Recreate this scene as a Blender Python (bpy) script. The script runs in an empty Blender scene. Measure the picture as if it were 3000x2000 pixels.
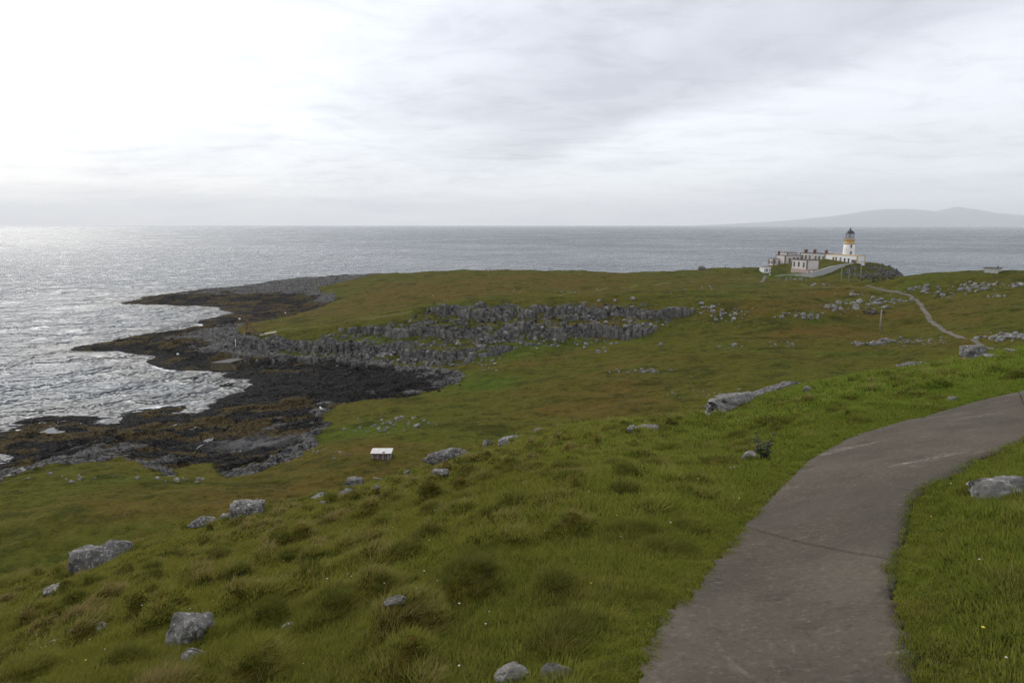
import bpy, bmesh, math, random
import numpy as np
from mathutils import Vector, Matrix
R = math.radians
sc = bpy.context.scene
col = sc.collection
random.seed(7)
rng = np.random.default_rng(11)

# ------------------------------------------------------------------ camera
H = 48.0                      # eye height above the sea
PITCH = R(9.70)
cam = bpy.data.cameras.new('camera'); cam_o = bpy.data.objects.new('camera', cam); col.objects.link(cam_o)
cam.sensor_width = 36.0; cam.lens = 24.0; cam.clip_start = 0.1; cam.clip_end = 90000
cam_o.location = (0, 0, H); cam_o.rotation_euler = (math.pi / 2 - PITCH, 0, 0)
sc.camera = cam_o

# ------------------------------------------------------------------ light
SUN_AZ, SUN_EL = R(-38), R(32)          # azimuth from +Y (view), negative = left
sun_dir = Vector((math.sin(SUN_AZ) * math.cos(SUN_EL), math.cos(SUN_AZ) * math.cos(SUN_EL), math.sin(SUN_EL)))
sun = bpy.data.lights.new('sun', 'SUN'); sun_o = bpy.data.objects.new('sun', sun); col.objects.link(sun_o)
sun.energy = 1.5; sun.angle = R(14); sun.color = (1.0, 0.96, 0.9)
sun_o.location = (-60, -20, 120)
sun_o.rotation_euler = (-sun_dir).to_track_quat('-Z', 'Y').to_euler()

sc.view_settings.view_transform = 'Standard'; sc.view_settings.look = 'None'
sc.view_settings.gamma = 1.0; sc.view_settings.use_curve_mapping = False
sc.view_settings.exposure = 0.36
sc.cycles.volume_bounces = 3; sc.cycles.max_bounces = 5; sc.cycles.diffuse_bounces = 2; sc.cycles.glossy_bounces = 2; sc.cycles.transmission_bounces = 2
sc.cycles.transparent_max_bounces = 6; sc.cycles.use_denoising = True; sc.cycles.denoising_input_passes = 'RGB_ALBEDO_NORMAL'; sc.cycles.denoising_prefilter = 'NONE'; sc.cycles.use_adaptive_sampling = True; sc.cycles.adaptive_threshold = 0.01

# ------------------------------------------------------------------ node helpers
class NT:
    def __init__(s, tree): s.t = tree; s.n = tree.nodes; s.l = tree.links
    def node(s, kind, inp=None, **props):
        n = s.n.new(kind)
        for k, v in props.items(): setattr(n, k, v)
        for k, v in (inp or {}).items():
            sock = n.inputs[k]
            if isinstance(v, bpy.types.NodeSocket): s.l.new(v, sock)
            else: sock.default_value = v
        return n
    def math(s, op, a, b=None, c=None, clamp=False):
        n = s.n.new('ShaderNodeMath'); n.operation = op; n.use_clamp = clamp
        for i, v in enumerate((a, b, c)):
            if v is None: continue
            if isinstance(v, bpy.types.NodeSocket): s.l.new(v, n.inputs[i])
            else: n.inputs[i].default_value = v
        return n.outputs[0]
    def vmath(s, op, a, b=None):
        n = s.n.new('ShaderNodeVectorMath'); n.operation = op
        for i, v in enumerate((a, b)):
            if v is None: continue
            if isinstance(v, bpy.types.NodeSocket): s.l.new(v, n.inputs[i])
            else: n.inputs[i].default_value = v
        return n
    def ss(s, x, lo, hi):                      # smoothstep
        n = s.n.new('ShaderNodeMapRange'); n.interpolation_type = 'SMOOTHSTEP'
        s.l.new(x, n.inputs[0]); n.inputs[1].default_value = lo; n.inputs[2].default_value = hi
        return n.outputs[0]
    def mix(s, f, a, b, blend='MIX'):
        n = s.n.new('ShaderNodeMix'); n.data_type = 'RGBA'; n.blend_type = blend
        for sock, v in ((n.inputs['Factor'], f), (n.inputs[6], a), (n.inputs[7], b)):
            if isinstance(v, bpy.types.NodeSocket): s.l.new(v, sock)
            elif isinstance(v, tuple) and len(v) == 3: sock.default_value = (*v, 1)
            else: sock.default_value = v
        return n.outputs[2]
    def noise(s, vec, scale, detail=4, rough=0.55, dist=0.0):
        n = s.n.new('ShaderNodeTexNoise')
        if vec is not None: s.l.new(vec, n.inputs['Vector'])
        n.inputs['Scale'].default_value = scale; n.inputs['Detail'].default_value = detail
        n.inputs['Roughness'].default_value = rough; n.inputs['Distortion'].default_value = dist
        return n.outputs['Fac']
    def vor(s, vec, scale, feature='F1', out='Distance', rand=1.0):
        n = s.n.new('ShaderNodeTexVoronoi'); n.feature = feature
        s.l.new(vec, n.inputs['Vector']); n.inputs['Scale'].default_value = scale; n.inputs['Randomness'].default_value = rand
        return n.outputs[out]
    def warp(s, vec, scale, amt):
        n = s.n.new('ShaderNodeTexNoise'); s.l.new(vec, n.inputs['Vector']); n.inputs['Scale'].default_value = scale; n.inputs['Detail'].default_value = 3
        a = s.vmath('SUBTRACT', n.outputs['Color'], (.5, .5, .5)).outputs[0]; m_ = s.n.new('ShaderNodeVectorMath'); m_.operation = 'SCALE'; s.l.new(a, m_.inputs[0]); m_.inputs['Scale'].default_value = amt
        return s.vmath('ADD', vec, m_.outputs[0]).outputs[0]
    def mapping(s, vec, scale=(1, 1, 1), rot=(0, 0, 0), loc=(0, 0, 0)):
        n = s.n.new('ShaderNodeMapping'); s.l.new(vec, n.inputs['Vector'])
        n.inputs['Scale'].default_value = scale; n.inputs['Rotation'].default_value = rot; n.inputs['Location'].default_value = loc
        return n.outputs[0]
    def bump(s, h, strength=0.5, dist=0.1, normal=None):
        n = s.n.new('ShaderNodeBump'); s.l.new(h, n.inputs['Height'])
        n.inputs['Strength'].default_value = strength; n.inputs['Distance'].default_value = dist
        if normal is not None: s.l.new(normal, n.inputs['Normal'])
        return n.outputs[0]

def new_mat(name):
    m = bpy.data.materials.new(name); m.use_nodes = True
    nt = NT(m.node_tree); b = m.node_tree.nodes['Principled BSDF']
    return m, nt, b
def setin(nt, b, **kw):
    names = dict(color='Base Color', rough='Roughness', normal='Normal', spec='Specular IOR Level', metal='Metallic', ior='IOR')
    for k, v in kw.items():
        sock = b.inputs[names[k]]
        if isinstance(v, bpy.types.NodeSocket): nt.l.new(v, sock)
        elif isinstance(v, tuple) and len(v) == 3: sock.default_value = (*v, 1)
        else: sock.default_value = v

# ------------------------------------------------------------------ pixel <-> place (photograph measured at 3000 x 2000)
SP, CP = math.sin(PITCH), math.cos(PITCH)
def ray(u, v):
    k = (v - 1000) / 2000.0; d = CP - k * SP
    return ((u - 1500) / 2000.0) / d, -(SP + k * CP) / d       # x/y, (z-H)/y
def at_z(u, v, z):
    a, s = ray(u, v); y = (z - H) / s
    return a * y, y
def at_y(u, v, y):
    a, s = ray(u, v)
    return a * y, y, H + s * y

# ------------------------------------------------------------------ world / sky
world = bpy.data.worlds.new('World'); sc.world = world; world.use_nodes = True
wt = NT(world.node_tree); bgn = wt.n['Background']
tc = wt.n.new('ShaderNodeTexCoord')
sky = wt.node('ShaderNodeTexSky', sky_type='NISHITA', sun_disc=False, sun_elevation=SUN_EL, sun_rotation=SUN_AZ)
nrm = wt.vmath('NORMALIZE', tc.outputs['Generated']).outputs[0]
sep = wt.node('ShaderNodeSeparateXYZ', {0: nrm})
zz = wt.math('ADD', wt.math('ABSOLUTE', sep.outputs[2]), 0.11)
qx = wt.math('DIVIDE', sep.outputs[0], zz); qy = wt.math('DIVIDE', sep.outputs[1], zz)
q = wt.node('ShaderNodeCombineXYZ', {0: qx, 1: qy, 2: 0.0}).outputs[0]
def q_of(u, v):
    a, s = ray(u, v); d = Vector((a, 1, s)).normalized(); z = abs(d.z) + 0.11
    return d.x / z, d.y / z
A0 = q_of(3000, 92); A1 = q_of(1377, 556)
dx, dy = A1[0] - A0[0], A1[1] - A0[1]; L = math.hypot(dx, dy); nx, ny = dy / L, -dx / L
if nx * (q_of(1900, 100)[0] - A0[0]) + ny * (q_of(1900, 100)[1] - A0[1]) < 0: nx, ny = -nx, -ny
mid = q_of(2200, 325)
n_lo = wt.noise(q, 0.55, 5, 0.55, 0.4)
n_edge = wt.noise(q, 1.6, 6, 0.6, 0.3)
n_fine = wt.noise(wt.mapping(q, (1, 1.6, 1), (0, 0, 0.6)), 2.4, 7, 0.6, 0.8)
dsg = wt.math('ADD', wt.math('MULTIPLY', wt.math('SUBTRACT', qx, A0[0]), nx), wt.math('MULTIPLY', wt.math('SUBTRACT', qy, A0[1]), ny))
dsg = wt.math('ADD', dsg, wt.math('MULTIPLY', wt.math('SUBTRACT', n_edge, 0.5), 0.95))
band_a = wt.ss(dsg, -0.16, 0.46)
band_b = wt.math('SUBTRACT', 1.0, wt.math('MULTIPLY', wt.ss(dsg, 0.35, 2.0), .9))
along = wt.math('ADD', wt.math('MULTIPLY', wt.math('SUBTRACT', qx, A0[0]), dx / L), wt.math('MULTIPLY', wt.math('SUBTRACT', qy, A0[1]), dy / L))
band_c = wt.math('SUBTRACT', 1.0, wt.math('MULTIPLY', wt.ss(along, 1.6, 4.4), 0.75))
band = wt.math('MULTIPLY', wt.math('MULTIPLY', band_a, band_b), band_c)
band = wt.math('MULTIPLY', band, wt.math('ADD', 0.45, wt.math('MULTIPLY', n_lo, 1.0)))
patch = wt.math('MULTIPLY', wt.ss(n_lo, 0.43, 0.66), 0.36)
patch2 = wt.math('MULTIPLY', wt.ss(n_fine, 0.43, 0.74), 0.30)
dark = wt.math('ADD', wt.math('ADD', wt.math('MULTIPLY', band, 0.95), patch), patch2, clamp=True)
dk = wt.mix(dark, (7.6, 7.78, 8.2), (4.7, 4.92, 5.5))
sd = wt.vmath('DOT_PRODUCT', nrm, tuple(sun_dir)).outputs['Value']
glow = wt.math('ADD', 1.0, wt.math('MULTIPLY', wt.math('POWER', wt.math('MAXIMUM', sd, 0.0), 3.0), 0.10))
cl = wt.mix(1.0, dk, wt.node('ShaderNodeCombineXYZ', {0: glow, 1: glow, 2: glow}).outputs[0], 'MULTIPLY')
blue = wt.math('ADD', 0.90, wt.math('MULTIPLY', dark, 0.08))
fin = wt.mix(blue, wt.mix(1.0, sky.outputs[0], (2.0, 2.0, 2.0), 'MULTIPLY'), cl)
wt.l.new(fin, bgn.inputs['Color']); bgn.inputs['Strength'].default_value = 0.10

# ------------------------------------------------------------------ numpy noise
def _h(ix, iy, seed):
    h = (ix.astype(np.uint32) * np.uint32(374761393)) ^ (iy.astype(np.uint32) * np.uint32(668265263)) ^ np.uint32((seed * 2246822519) & 0xffffffff)
    h = (h ^ (h >> np.uint32(13))) * np.uint32(1274126177)
    h = (h ^ (h >> np.uint32(15))) * np.uint32(2246822519)
    return h ^ (h >> np.uint32(16))
def hf(ix, iy, seed): return _h(ix, iy, seed).astype(np.float64) / 4294967295.0
_PERM = np.random.default_rng(3).permutation(512); _GC = np.cos(np.arange(512) * 2 * np.pi / 512); _GS = np.sin(np.arange(512) * 2 * np.pi / 512)
def gnoise(x, y, seed=0):
    ix = np.floor(x).astype(np.int64); iy = np.floor(y).astype(np.int64); fx = x - ix; fy = y - iy
    u = fx * fx * fx * (fx * (fx * 6 - 15) + 10); v = fy * fy * fy * (fy * (fy * 6 - 15) + 10)
    def g(i, j):
        k = _PERM[(_PERM[(ix + i + seed * 31) & 511] + iy + j) & 511]
        return _GC[k] * (fx - i) + _GS[k] * (fy - j)
    a = g(0, 0) * (1 - u) + g(1, 0) * u; b = g(0, 1) * (1 - u) + g(1, 1) * u
    return (a * (1 - v) + b * v) * 1.4
def fbm(x, y, octv=4, seed=0, gain=0.5):
    s = 0; a = 1.0; f = 1.0; t = 0
    for o in range(octv):
        s = s + a * gnoise(x * f, y * f, seed + o * 17); t += a; a *= gain; f *= 2.03
    return s / t
def worley(x, y, seed=0):
    """nearest-cell value, edge distance (F2-F1) and offset from cell centre"""
    ix = np.floor(x).astype(np.int64); iy = np.floor(y).astype(np.int64)
    f1 = np.full(x.shape, 9.0); f2 = np.full(x.shape, 9.0); val = np.zeros(x.shape); ox = np.zeros(x.shape); oy = np.zeros(x.shape); v2 = np.zeros(x.shape)
    for i in (-1, 0, 1):
        for j in (-1, 0, 1):
            cx = ix + i; cy = iy + j
            px = cx + hf(cx, cy, seed) ; py = cy + hf(cx, cy, seed + 5)
            d = np.hypot(px - x, py - y); hv = hf(cx, cy, seed + 9); hv2 = hf(cx, cy, seed + 23)
            m = d < f1
            f2 = np.where(m, f1, np.minimum(f2, d))
            val = np.where(m, hv, val); v2 = np.where(m, hv2, v2); ox = np.where(m, x - px, ox); oy = np.where(m, y - py, oy); f1 = np.where(m, d, f1)
    return val, f2 - f1, ox, oy, v2
def sstep(x, a, b):
    t = np.clip((x - a) / (b - a), 0, 1); return t * t * (3 - 2 * t)

# ------------------------------------------------------------------ lie of the land
SHORE = [(-700, 1480), (-400, 1440), (-150, 1385), (0, 1353), (37, 1336), (0, 1325), (-150, 1322), (-220, 1290), (-60, 1262), (0, 1262), (30, 1252), (42, 1236),
 (90, 1222), (140, 1215), (250, 1218), (298, 1222), (306, 1248), (325, 1244), (340, 1212), (400, 1200), (480, 1192), (552, 1185), (556, 1206), (585, 1204), (603, 1182), (660, 1162),
 (705, 1147), (730, 1128), (705, 1112), (640, 1100), (690, 1088), (617, 1086), (486, 1083), (440, 1066), (425, 1056), (463, 1043), (411, 1038), (330, 1029), (206, 1026), (200, 1019), (327, 999),
 (420, 980), (468, 974), (560, 962), (600, 956), (580, 946), (590, 936), (640, 926), (683, 917), (640, 906), (645, 899), (560, 897), (468, 893),
 (400, 890), (360, 888), (365, 884), (416, 876), (410, 871)]
shore_xy = [at_z(u, v, 0.0) for u, v in SHORE]
tipx, tipy = shore_xy[-1]
shore_xy += [(tipx + 8, tipy + 22), (-205, 505), (-150, 528), (-80, 545), (0, 552), (60, 538), (110, 520), (160, 503), (205, 478), (232, 452), (246, 425), (240, 396), (222, 372),
             (216, 345), (232, 322), (280, 312), (360, 318), (500, 330), (900, 340), (900, -200), (-900, -200), (-900, 95)]
CTRL = [ # u, v, z
 (820,824,6),(900,815,9),(1000,806,12),(1100,802,14),(1250,796,16),(1400,792,17),(1600,793,17.5),(1740,798,17.2),(1850,800,17),(1960,797,18),(2000,793,19),(2060,791,19.8),(2120,784,21),(2200,784,22),
 (1500,860,19.5),(1700,850,19.5),(1900,850,19.5),(1000,850,10),(1000,930,12),(800,960,8.5),(900,960,10),(740,985,8),(1100,860,13),(1300,850,16.5),(1150,900,13.5),
 (700,985,7.5),(830,982,9),(1000,968,11),(1130,955,13),(1200,925,16),(1300,903,18),(1400,888,19.5),(1560,884,20),(1750,880,20.5),(1860,884,20.5),(2000,892,20),(2200,895,20.5),(2350,880,22),
 (700,1052,1.8),(800,1048,2.4),(900,1047,3),(1000,1052,3.2),(1100,1060,3.5),(1220,1070,3.7),(1340,1085,4),(1360,1045,6),(1450,1030,7.5),(1550,1012,8.6),(1650,1002,9.5),(1750,994,10.2),(1850,985,11),(2000,940,15),(2200,940,16),
 (1400,1120,4.5),(1300,1150,3.2),(1100,1180,2.6),(1500,1150,6),(1700,1100,8.5),(1700,1200,7.5),(1900,1050,10.5),(1900,1150,9.3),(2100,1050,11.5),(2100,1100,10.5),(2300,1000,13),(2400,940,17),(2583,985,13),(2583,1030,12.5),
 (2700,960,15.6),(2740,955,16),(2800,980,17),(2880,1015,17),(2700,905,19),(2660,870,21),(2600,852,22.5),(2540,840,23.3),(2450,833,23.7),(2300,846,21.5),(2200,850,20.5),(2900,900,22),(2990,950,20),(2560,920,17.5),(2480,890,19.5),
 (1120,1345,10),(1000,1270,6),(1200,1250,8),(1400,1240,9),(600,1450,10),(300,1400,7),(100,1500,11),(0,1420,5),(400,1356,4.8),(560,1396,6),(490,1400,6),(700,1402,5.4),(816,1356,4.6),(930,1300,4.6),(1000,1190,2.8),(960,1220,3.0),
 (500,1260,2.0),(300,1300,2.5),(150,1350,3.6),(60,1290,1.6),(700,1250,1.5),(850,1220,2),(900,1120,.9),(1100,1120,1.8),(800,1150,.7),(700,1200,.7),(1200,1150,2.8),(650,1372,1.0),(560,1340,1.2),(720,1340,1.2),(820,1290,2.4),
 (500,1000,3.6),(600,970,5),(300,1013,1.2),(640,1000,4.5),(560,1040,2.2),(680,960,6.5),(400,1000,2.2),
 (500,868,4),(700,858,5),(900,880,2),(950,910,3.5),(800,915,1.5),(985,880,6),(600,848,5.5),(800,940,5),(720,935,2),(640,950,3),(450,880,1.5)]
WCTRL = [ # x, y, z
 (0,40,6),(-60,60,8),(60,70,12),(100,110,15),(0,0,4),(-150,20,2),(150,0,18),(60,140,13),(-40,80,9.5),(140,150,18),(300,200,28),(300,100,25),(-250,60,2),(-150,80,4),
 (190,262,31),(164,264,29.2),(215,262,31),(250,262,31),(300,265,29),(155,268,27.3),(163,286,25.8),(140,292,24),(200,240,27),(170,240,24.5),(230,225,26),
 (120,330,18.5),(150,335,18),(180,330,19),(100,380,19),(140,405,18),(160,405,18.2),(170,385,19.2),(180,390,21),(190,398,23.4),(214,414,26),(195,408,25.8),(205,425,26),(195,440,26),(175,425,23.5),(165,412,20.5),(178,408,22.5),
 (172,448,21.2),(186,455,24),(205,455,24),(226,418,24.5),(232,408,20),(226,396,17.5),(215,385,16),(205,372,15),(200,350,16),(195,315,20),(150,430,20.8),(130,450,19),(150,460,18.5)]
pts = np.array([(*at_z(u, v, z), z) for u, v, z in CTRL] + WCTRL + [(x, y, 0.0) for x, y in shore_xy[:-6][::1]])
# sea points a little offshore keep the coast falling away
GX0, GX1, GY0, GY1, GS = -640.0, 640.0, -30.0, 620.0, 2.5
gx = np.arange(GX0, GX1 + .1, GS); gy = np.arange(GY0, GY1 + .1, GS)
GXX, GYY = np.meshgrid(gx, gy)
def rbf(pts, X, Y, smooth=0.6):
    d = np.hypot(pts[:, None, 0] - pts[None, :, 0], pts[:, None, 1] - pts[None, :, 1])
    n = len(pts); A = np.zeros((n + 1, n + 1)); A[:n, :n] = -d + smooth * np.eye(n) * -1; A[:n, n] = 1; A[n, :n] = 1
    w = np.linalg.solve(A, np.append(pts[:, 2], 0))
    out = np.zeros(X.shape) + w[n]
    for i in range(n): out -= w[i] * np.hypot(X - pts[i, 0], Y - pts[i, 1])
    return out
G = rbf(pts, GXX, GYY)
for _ in range(2):      # soften the little cones at the control points
    P = np.pad(G, 1, mode='edge'); G = (P[:-2, 1:-1] + P[2:, 1:-1] + P[1:-1, :-2] + P[1:-1, 2:] + 2 * G) / 6
def poly_sd(poly, X, Y):
    """signed distance, positive inside"""
    d = np.full(X.shape, 1e9); inside = np.zeros(X.shape, bool); n = len(poly)
    for i in range(n):
        x0, y0 = poly[i]; x1, y1 = poly[(i + 1) % n]; ex, ey = x1 - x0, y1 - y0
        t = np.clip(((X - x0) * ex + (Y - y0) * ey) / (ex * ex + ey * ey + 1e-12), 0, 1)
        d = np.minimum(d, np.hypot(X - x0 - t * ex, Y - y0 - t * ey))
        c = ((y0 > Y) != (y1 > Y)); 
        with np.errstate(divide='ignore', invalid='ignore'): xs = x0 + (Y - y0) * ex / (ey if ey != 0 else 1e-12)
        inside ^= c & (X < xs)
    return np.where(inside, d, -d)
def bil(F, X, Y):
    fx = np.clip((X - GX0) / GS, 0, len(gx) - 1.001); fy = np.clip((Y - GY0) / GS, 0, len(gy) - 1.001)
    i = fx.astype(int); j = fy.astype(int); a = fx - i; b = fy - j
    return (F[j, i] * (1 - a) + F[j, i + 1] * a) * (1 - b) + (F[j + 1, i] * (1 - a) + F[j + 1, i + 1] * a) * b
SD = poly_sd(shore_xy, GXX, GYY)
GN_ = np.linspace(-.95, .85, 13)
GV_ = np.array([-0.4261, -0.4303, -0.4124, -0.353, -0.3216, -0.2821, -0.231, -0.1884, -0.1843, -0.1362, -0.1116, -0.0823, -0.0713])   # slope of the hillside by bearing
def _gspl(r):
    h = GN_[1] - GN_[0]; t0 = (r - GN_[0]) / h; t = np.clip(t0, .5, len(GN_) - 1.5001); i = np.floor(t + .5).astype(int); d = t - i
    w0 = .5 * (.5 - d) ** 2; w2 = .5 * (.5 + d) ** 2
    return GV_[i - 1] * w0 + GV_[i] * (1 - w0 - w2) + GV_[i + 1] * w2 + (t0 - t) * (-(.5 - d) * GV_[i - 1] - 2 * d * GV_[i] + (.5 + d) * GV_[i + 1])
_G0 = float(_gspl(np.zeros(1))[0])
def near_hill(x, y):
    yy = np.maximum(y, -1.5) + 3.0
    return H - 1.65 + yy * _gspl(x / yy) - 3 * _G0 - 0.00185 * np.maximum(y, 0) ** 2
def base_h(x, y):
    f = near_hill(x, y); g = bil(G, x, y); sd = bil(SD, x, y)
    g = np.where(sd > 0, np.maximum(g, np.minimum(0.12 * sd, 0.7)), np.minimum(g, -np.minimum(0.3 * -sd, 4.0)))
    k = 2.5; m = np.maximum(f, g); dlt = np.abs(f - g)
    return m + np.where(dlt < k, (k - dlt) ** 2 / (4 * k), 0)
def cast(uv, hfun=base_h, ymax=585.0):
    """where the sight line through photo pixel (u, v) meets the ground"""
    uv = np.asarray(uv, float); out = np.zeros((len(uv), 3))
    ys = np.concatenate([np.arange(1.0, 60, 0.1), np.arange(60, max(ymax, 60.5), 0.4)])
    for n, (u, v) in enumerate(uv):
        a, s = ray(u, v); z = H + s * ys; hgt = hfun(a * ys, ys); hit = np.nonzero(z < hgt)[0]
        k = hit[0] if len(hit) else len(ys) - 1
        y = ys[k]
        if 0 < k and len(hit):
            e0 = z[k - 1] - hgt[k - 1]; e1 = z[k] - hgt[k]; y = ys[k - 1] + (ys[k] - ys[k - 1]) * e0 / (e0 - e1)
        out[n] = (a * y, y, H + s * y)
    return out

ROCKLINE = [(-500, 1520), (-200, 1450), (0, 1419), (20, 1399), (102, 1389), (153, 1366), (219, 1358), (286, 1353), (357, 1353), (408, 1353), (434, 1379), (490, 1399), (515, 1396), (520, 1372), (560, 1362), (615, 1360), (640, 1385), (663, 1400), (714, 1404),
 (724, 1389), (816, 1358), (882, 1333), (933, 1302), (915, 1285), (944, 1266), (969, 1251), (945, 1235), (987, 1190), (1059, 1171), (1136, 1168), (1197, 1162), (1289, 1141), (1365, 1114), (1365, 1087), (1327, 1076), (1250, 1064),
 (1159, 1064), (1078, 1040), (983, 1036), (868, 1036), (814, 1030), (753, 990), (688, 965), (753, 942), (849, 926), (925, 907), (998, 873), (983, 858), (930, 842), (1000, 826), (1060, 812)]
rl = cast(ROCKLINE)
rock_poly = [(x, y) for x, y, z in rl] + [(-60, 535), (60, 528), (140, 505), (200, 470), (225, 440), (228, 400), (400, 400), (400, 620), (-900, 620), (-900, 60)]
RSD = poly_sd(rock_poly, GXX, GYY)
CRAG = [(690,985),(830,980),(1000,965),(1130,950),(1200,920),(1300,898),(1400,883),(1600,881),(1860,882),(2030,892),(2000,935),(1850,990),(1650,1006),(1450,1038),(1360,1062),(1330,1085),(1100,1062),(900,1048),(700,1055)]
crag_xy = [(x, y) for x, y, z in cast(CRAG)]
CSD = poly_sd(crag_xy, GXX, GYY)
head_poly = [(205, 408), (222, 416), (236, 425), (246, 420), (242, 395), (225, 372), (212, 365), (190, 378), (180, 383), (186, 390), (200, 398)]
HSD = poly_sd(head_poly, GXX, GYY)

# near path: edges as seen, laid on the smooth hillside
PL = [(1835,2120),(1875,2000),(1892,1903),(1955,1789),(2030,1743),(2087,1662),(2144,1588),(2196,1525),(2294,1427),(2368,1352),(2489,1284),(2592,1249),(2718,1215),(2890,1169),(3000,1143)]
PR = [(2700,2120),(2684,2000),(2672,1903),(2644,1846),(2612,1760),(2626,1645),(2649,1559),(2667,1473),(2718,1427),(2804,1393),(2862,1347),(3000,1292)]
pl3 = cast(PL, near_hill)[:, :2]; pr3 = cast(PR, near_hill)[:, :2]
def extend(p, back, fwd, dist):
    a = p[0] + np.array(back) ; b = p[-1] + (p[-1] - p[-2]) / np.linalg.norm(p[-1] - p[-2]) * dist + np.array(fwd)
    return np.vstack([[a], p, [b]])
pl3 = extend(pl3, (-.35, -4.5), (0, .6), 9); pr3 = extend(pr3, (.25, -4.5), (0, 0.6), 9)
path_poly = [tuple(p) for p in pl3] + [tuple(p) for p in pr3[::-1]]

# distance from far footpath and worn tracks
def polyline_d(P, X, Y):
    d = np.full(X.shape, 1e9)
    for (x0, y0), (x1, y1) in zip(P[:-1], P[1:]):
        ex, ey = x1 - x0, y1 - y0; t = np.clip(((X - x0) * ex + (Y - y0) * ey) / (ex * ex + ey * ey + 1e-9), 0, 1)
        d = np.minimum(d, np.hypot(X - x0 - t * ex, Y - y0 - t * ey))
    return d
FARPATH = [(2905,1030),(2880,1013),(2840,995),(2800,981),(2755,962),(2735,948),(2716,925),(2706,905),(2695,885),(2670,869),(2635,858),(2600,851),(2560,843),(2535,839)]
fp = cast(FARPATH)
def smooth_line(P, n=6):
    P = np.asarray(P, float)
    for _ in range(3):
        Q = [P[0]]
        for a, b in zip(P[:-1], P[1:]): Q += [a * .75 + b * .25, a * .25 + b * .75]
        P = np.array(Q + [P[-1]])
    return P
fp = smooth_line(fp[:, :2])
GATE = np.array([(128,355),(137,372),(143,388),(148,399),(150,405)], float)
gate_path = smooth_line(GATE)
tracks = [smooth_line(cast(t)[:, :2]) for t in ([(790,976),(900,958),(1000,945),(1090,938),(1200,915)], [(1640,868),(1850,838),(2050,824),(2215,815)], [(2580,846),(2500,845),(2350,846),(2270,836)])]

# ------------------------------------------------------------------ ground sheet (fan-shaped grid: fine where it is seen large)
NC = 880
rows = np.concatenate([np.geomspace(6.2, 96, 270)[:-1], np.geomspace(96, 590, 760)]) - 6.0
rr = np.linspace(-1.06, 1.06, NC)
RR, YY = np.meshgrid(rr, rows); XX = RR * (YY + 6.0)
ZG = base_h(XX, YY)
act = (ZG > -2.6) & (np.abs(RR) <= 1.07)
X = XX[act]; Y = YY[act]
Z0 = ZG[act]
wx = X + 2.2 * fbm(X / 9, Y / 9, 3, 3); wy = Y + 2.2 * fbm(X / 9, Y / 9, 3, 41)
sdv = bil(SD, X + 1.6 * fbm(X / 5, Y / 5, 3, 61), Y + 2.6 * fbm(X / 6, Y / 6, 3, 67)); rsd = bil(RSD, wx, wy); csd = bil(CSD, wx, wy); hsd = bil(HSD, wx, wy)
f = near_hill(X, Y); isnear = sstep(f - bil(G, X, Y), -1.0, 3.0)
rockm = sstep(rsd, -1.2, 1.2) * (1 - isnear)
Z = Z0.copy()
# blocky rock in the shore zone, strata run roughly along x
ri = np.nonzero((rockm > 0.01) | (csd > -6) | (hsd > -4))[0]
xr, yr = X[ri], Y[ri]
ang = 0.25; xs = (xr * math.cos(ang) + yr * math.sin(ang)); ys = (-xr * math.sin(ang) + yr * math.cos(ang))
xs = xs + 1.5 * fbm(xr / 6, yr / 6, 2, 5); ys = ys + 1.5 * fbm(xr / 6, yr / 6, 2, 6)
v1, e1, o1x, o1y, u1 = worley(xs / 7.5, ys / 3.6, 101)
v2, e2, o2x, o2y, u2 = worley(xs / 2.6, ys / 1.5, 202)
v3, e3, o3x, o3y, u3 = worley(xs / 1.1, ys / 0.8, 303)
blk = (v1 - .5) * 1.5 + (u1 - .5) * o1x * 1.2 + (v2 - .5) * .9 + (u2 - .5) * o2x * .9 + (v3 - .5) * .35 - .35 * np.exp(-e2 * 9) - .5 * np.exp(-e1 * 14)
big = fbm(xr / 22, yr / 14, 3, 9)
zr = Z[ri]
amp = rockm[ri] * sstep(zr, -0.6, 1.8)
zr = zr + amp * (blk * .85 + big * 1.1)
low = (rockm[ri] > .5) & (zr < 1.6)
# crag: ledges
cm = sstep(csd[ri], -3.0, 2.0)
st = 5.4; zt = zr + 2.2 + fbm(xr / 9, yr / 9, 3, 31) * 2.6 + (v1 - .5) * 1.6
fl = np.floor(zt / st); fr = zt / st - fl
terr = (fl + .35 * fr + .65 * sstep(fr, .52, .80)) * st - (zt - zr) * .7 - .6 + (v2 - .5) * .6
terr = terr + (fr > .3) * (u2 - .5) * .5
zr = zr * (1 - cm) + terr * cm
hm = sstep(hsd[ri], -3.0, 2.0)
zr = zr + hm * (blk * 1.3 + big * 2.0)
Z[ri] = zr
# skerries and gullies: sea floor where the shore polygon says sea
sea_m = sdv < 0
Z = np.where(sea_m & (sdv < -1.5), np.minimum(Z, -0.1 + 0.12 * sdv), Z)
for (u, v, w, hgt) in [(130,1129,45,.5),(455,1128,70,.5),(415,1148,25,.3),(510,1153,30,.3),(110,1127,20,.35),(165,1127,25,.35),(660,1130,30,.25),(400,886,40,1.2),(560,1110,20,.2)]:
    cx, cy = at_z(u, v, 0.0); wx_ = w * cy / 2000
    dd = np.hypot((X - cx) / (wx_ * 1.0), (Y - cy) / (wx_ * 1.1))
    sk = hgt * (1 - dd) + .7 * fbm(X / 1.6, Y / 1.6, 3, 77)
    Z = np.where(dd < 1.2, np.maximum(Z, sk), Z)
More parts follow.
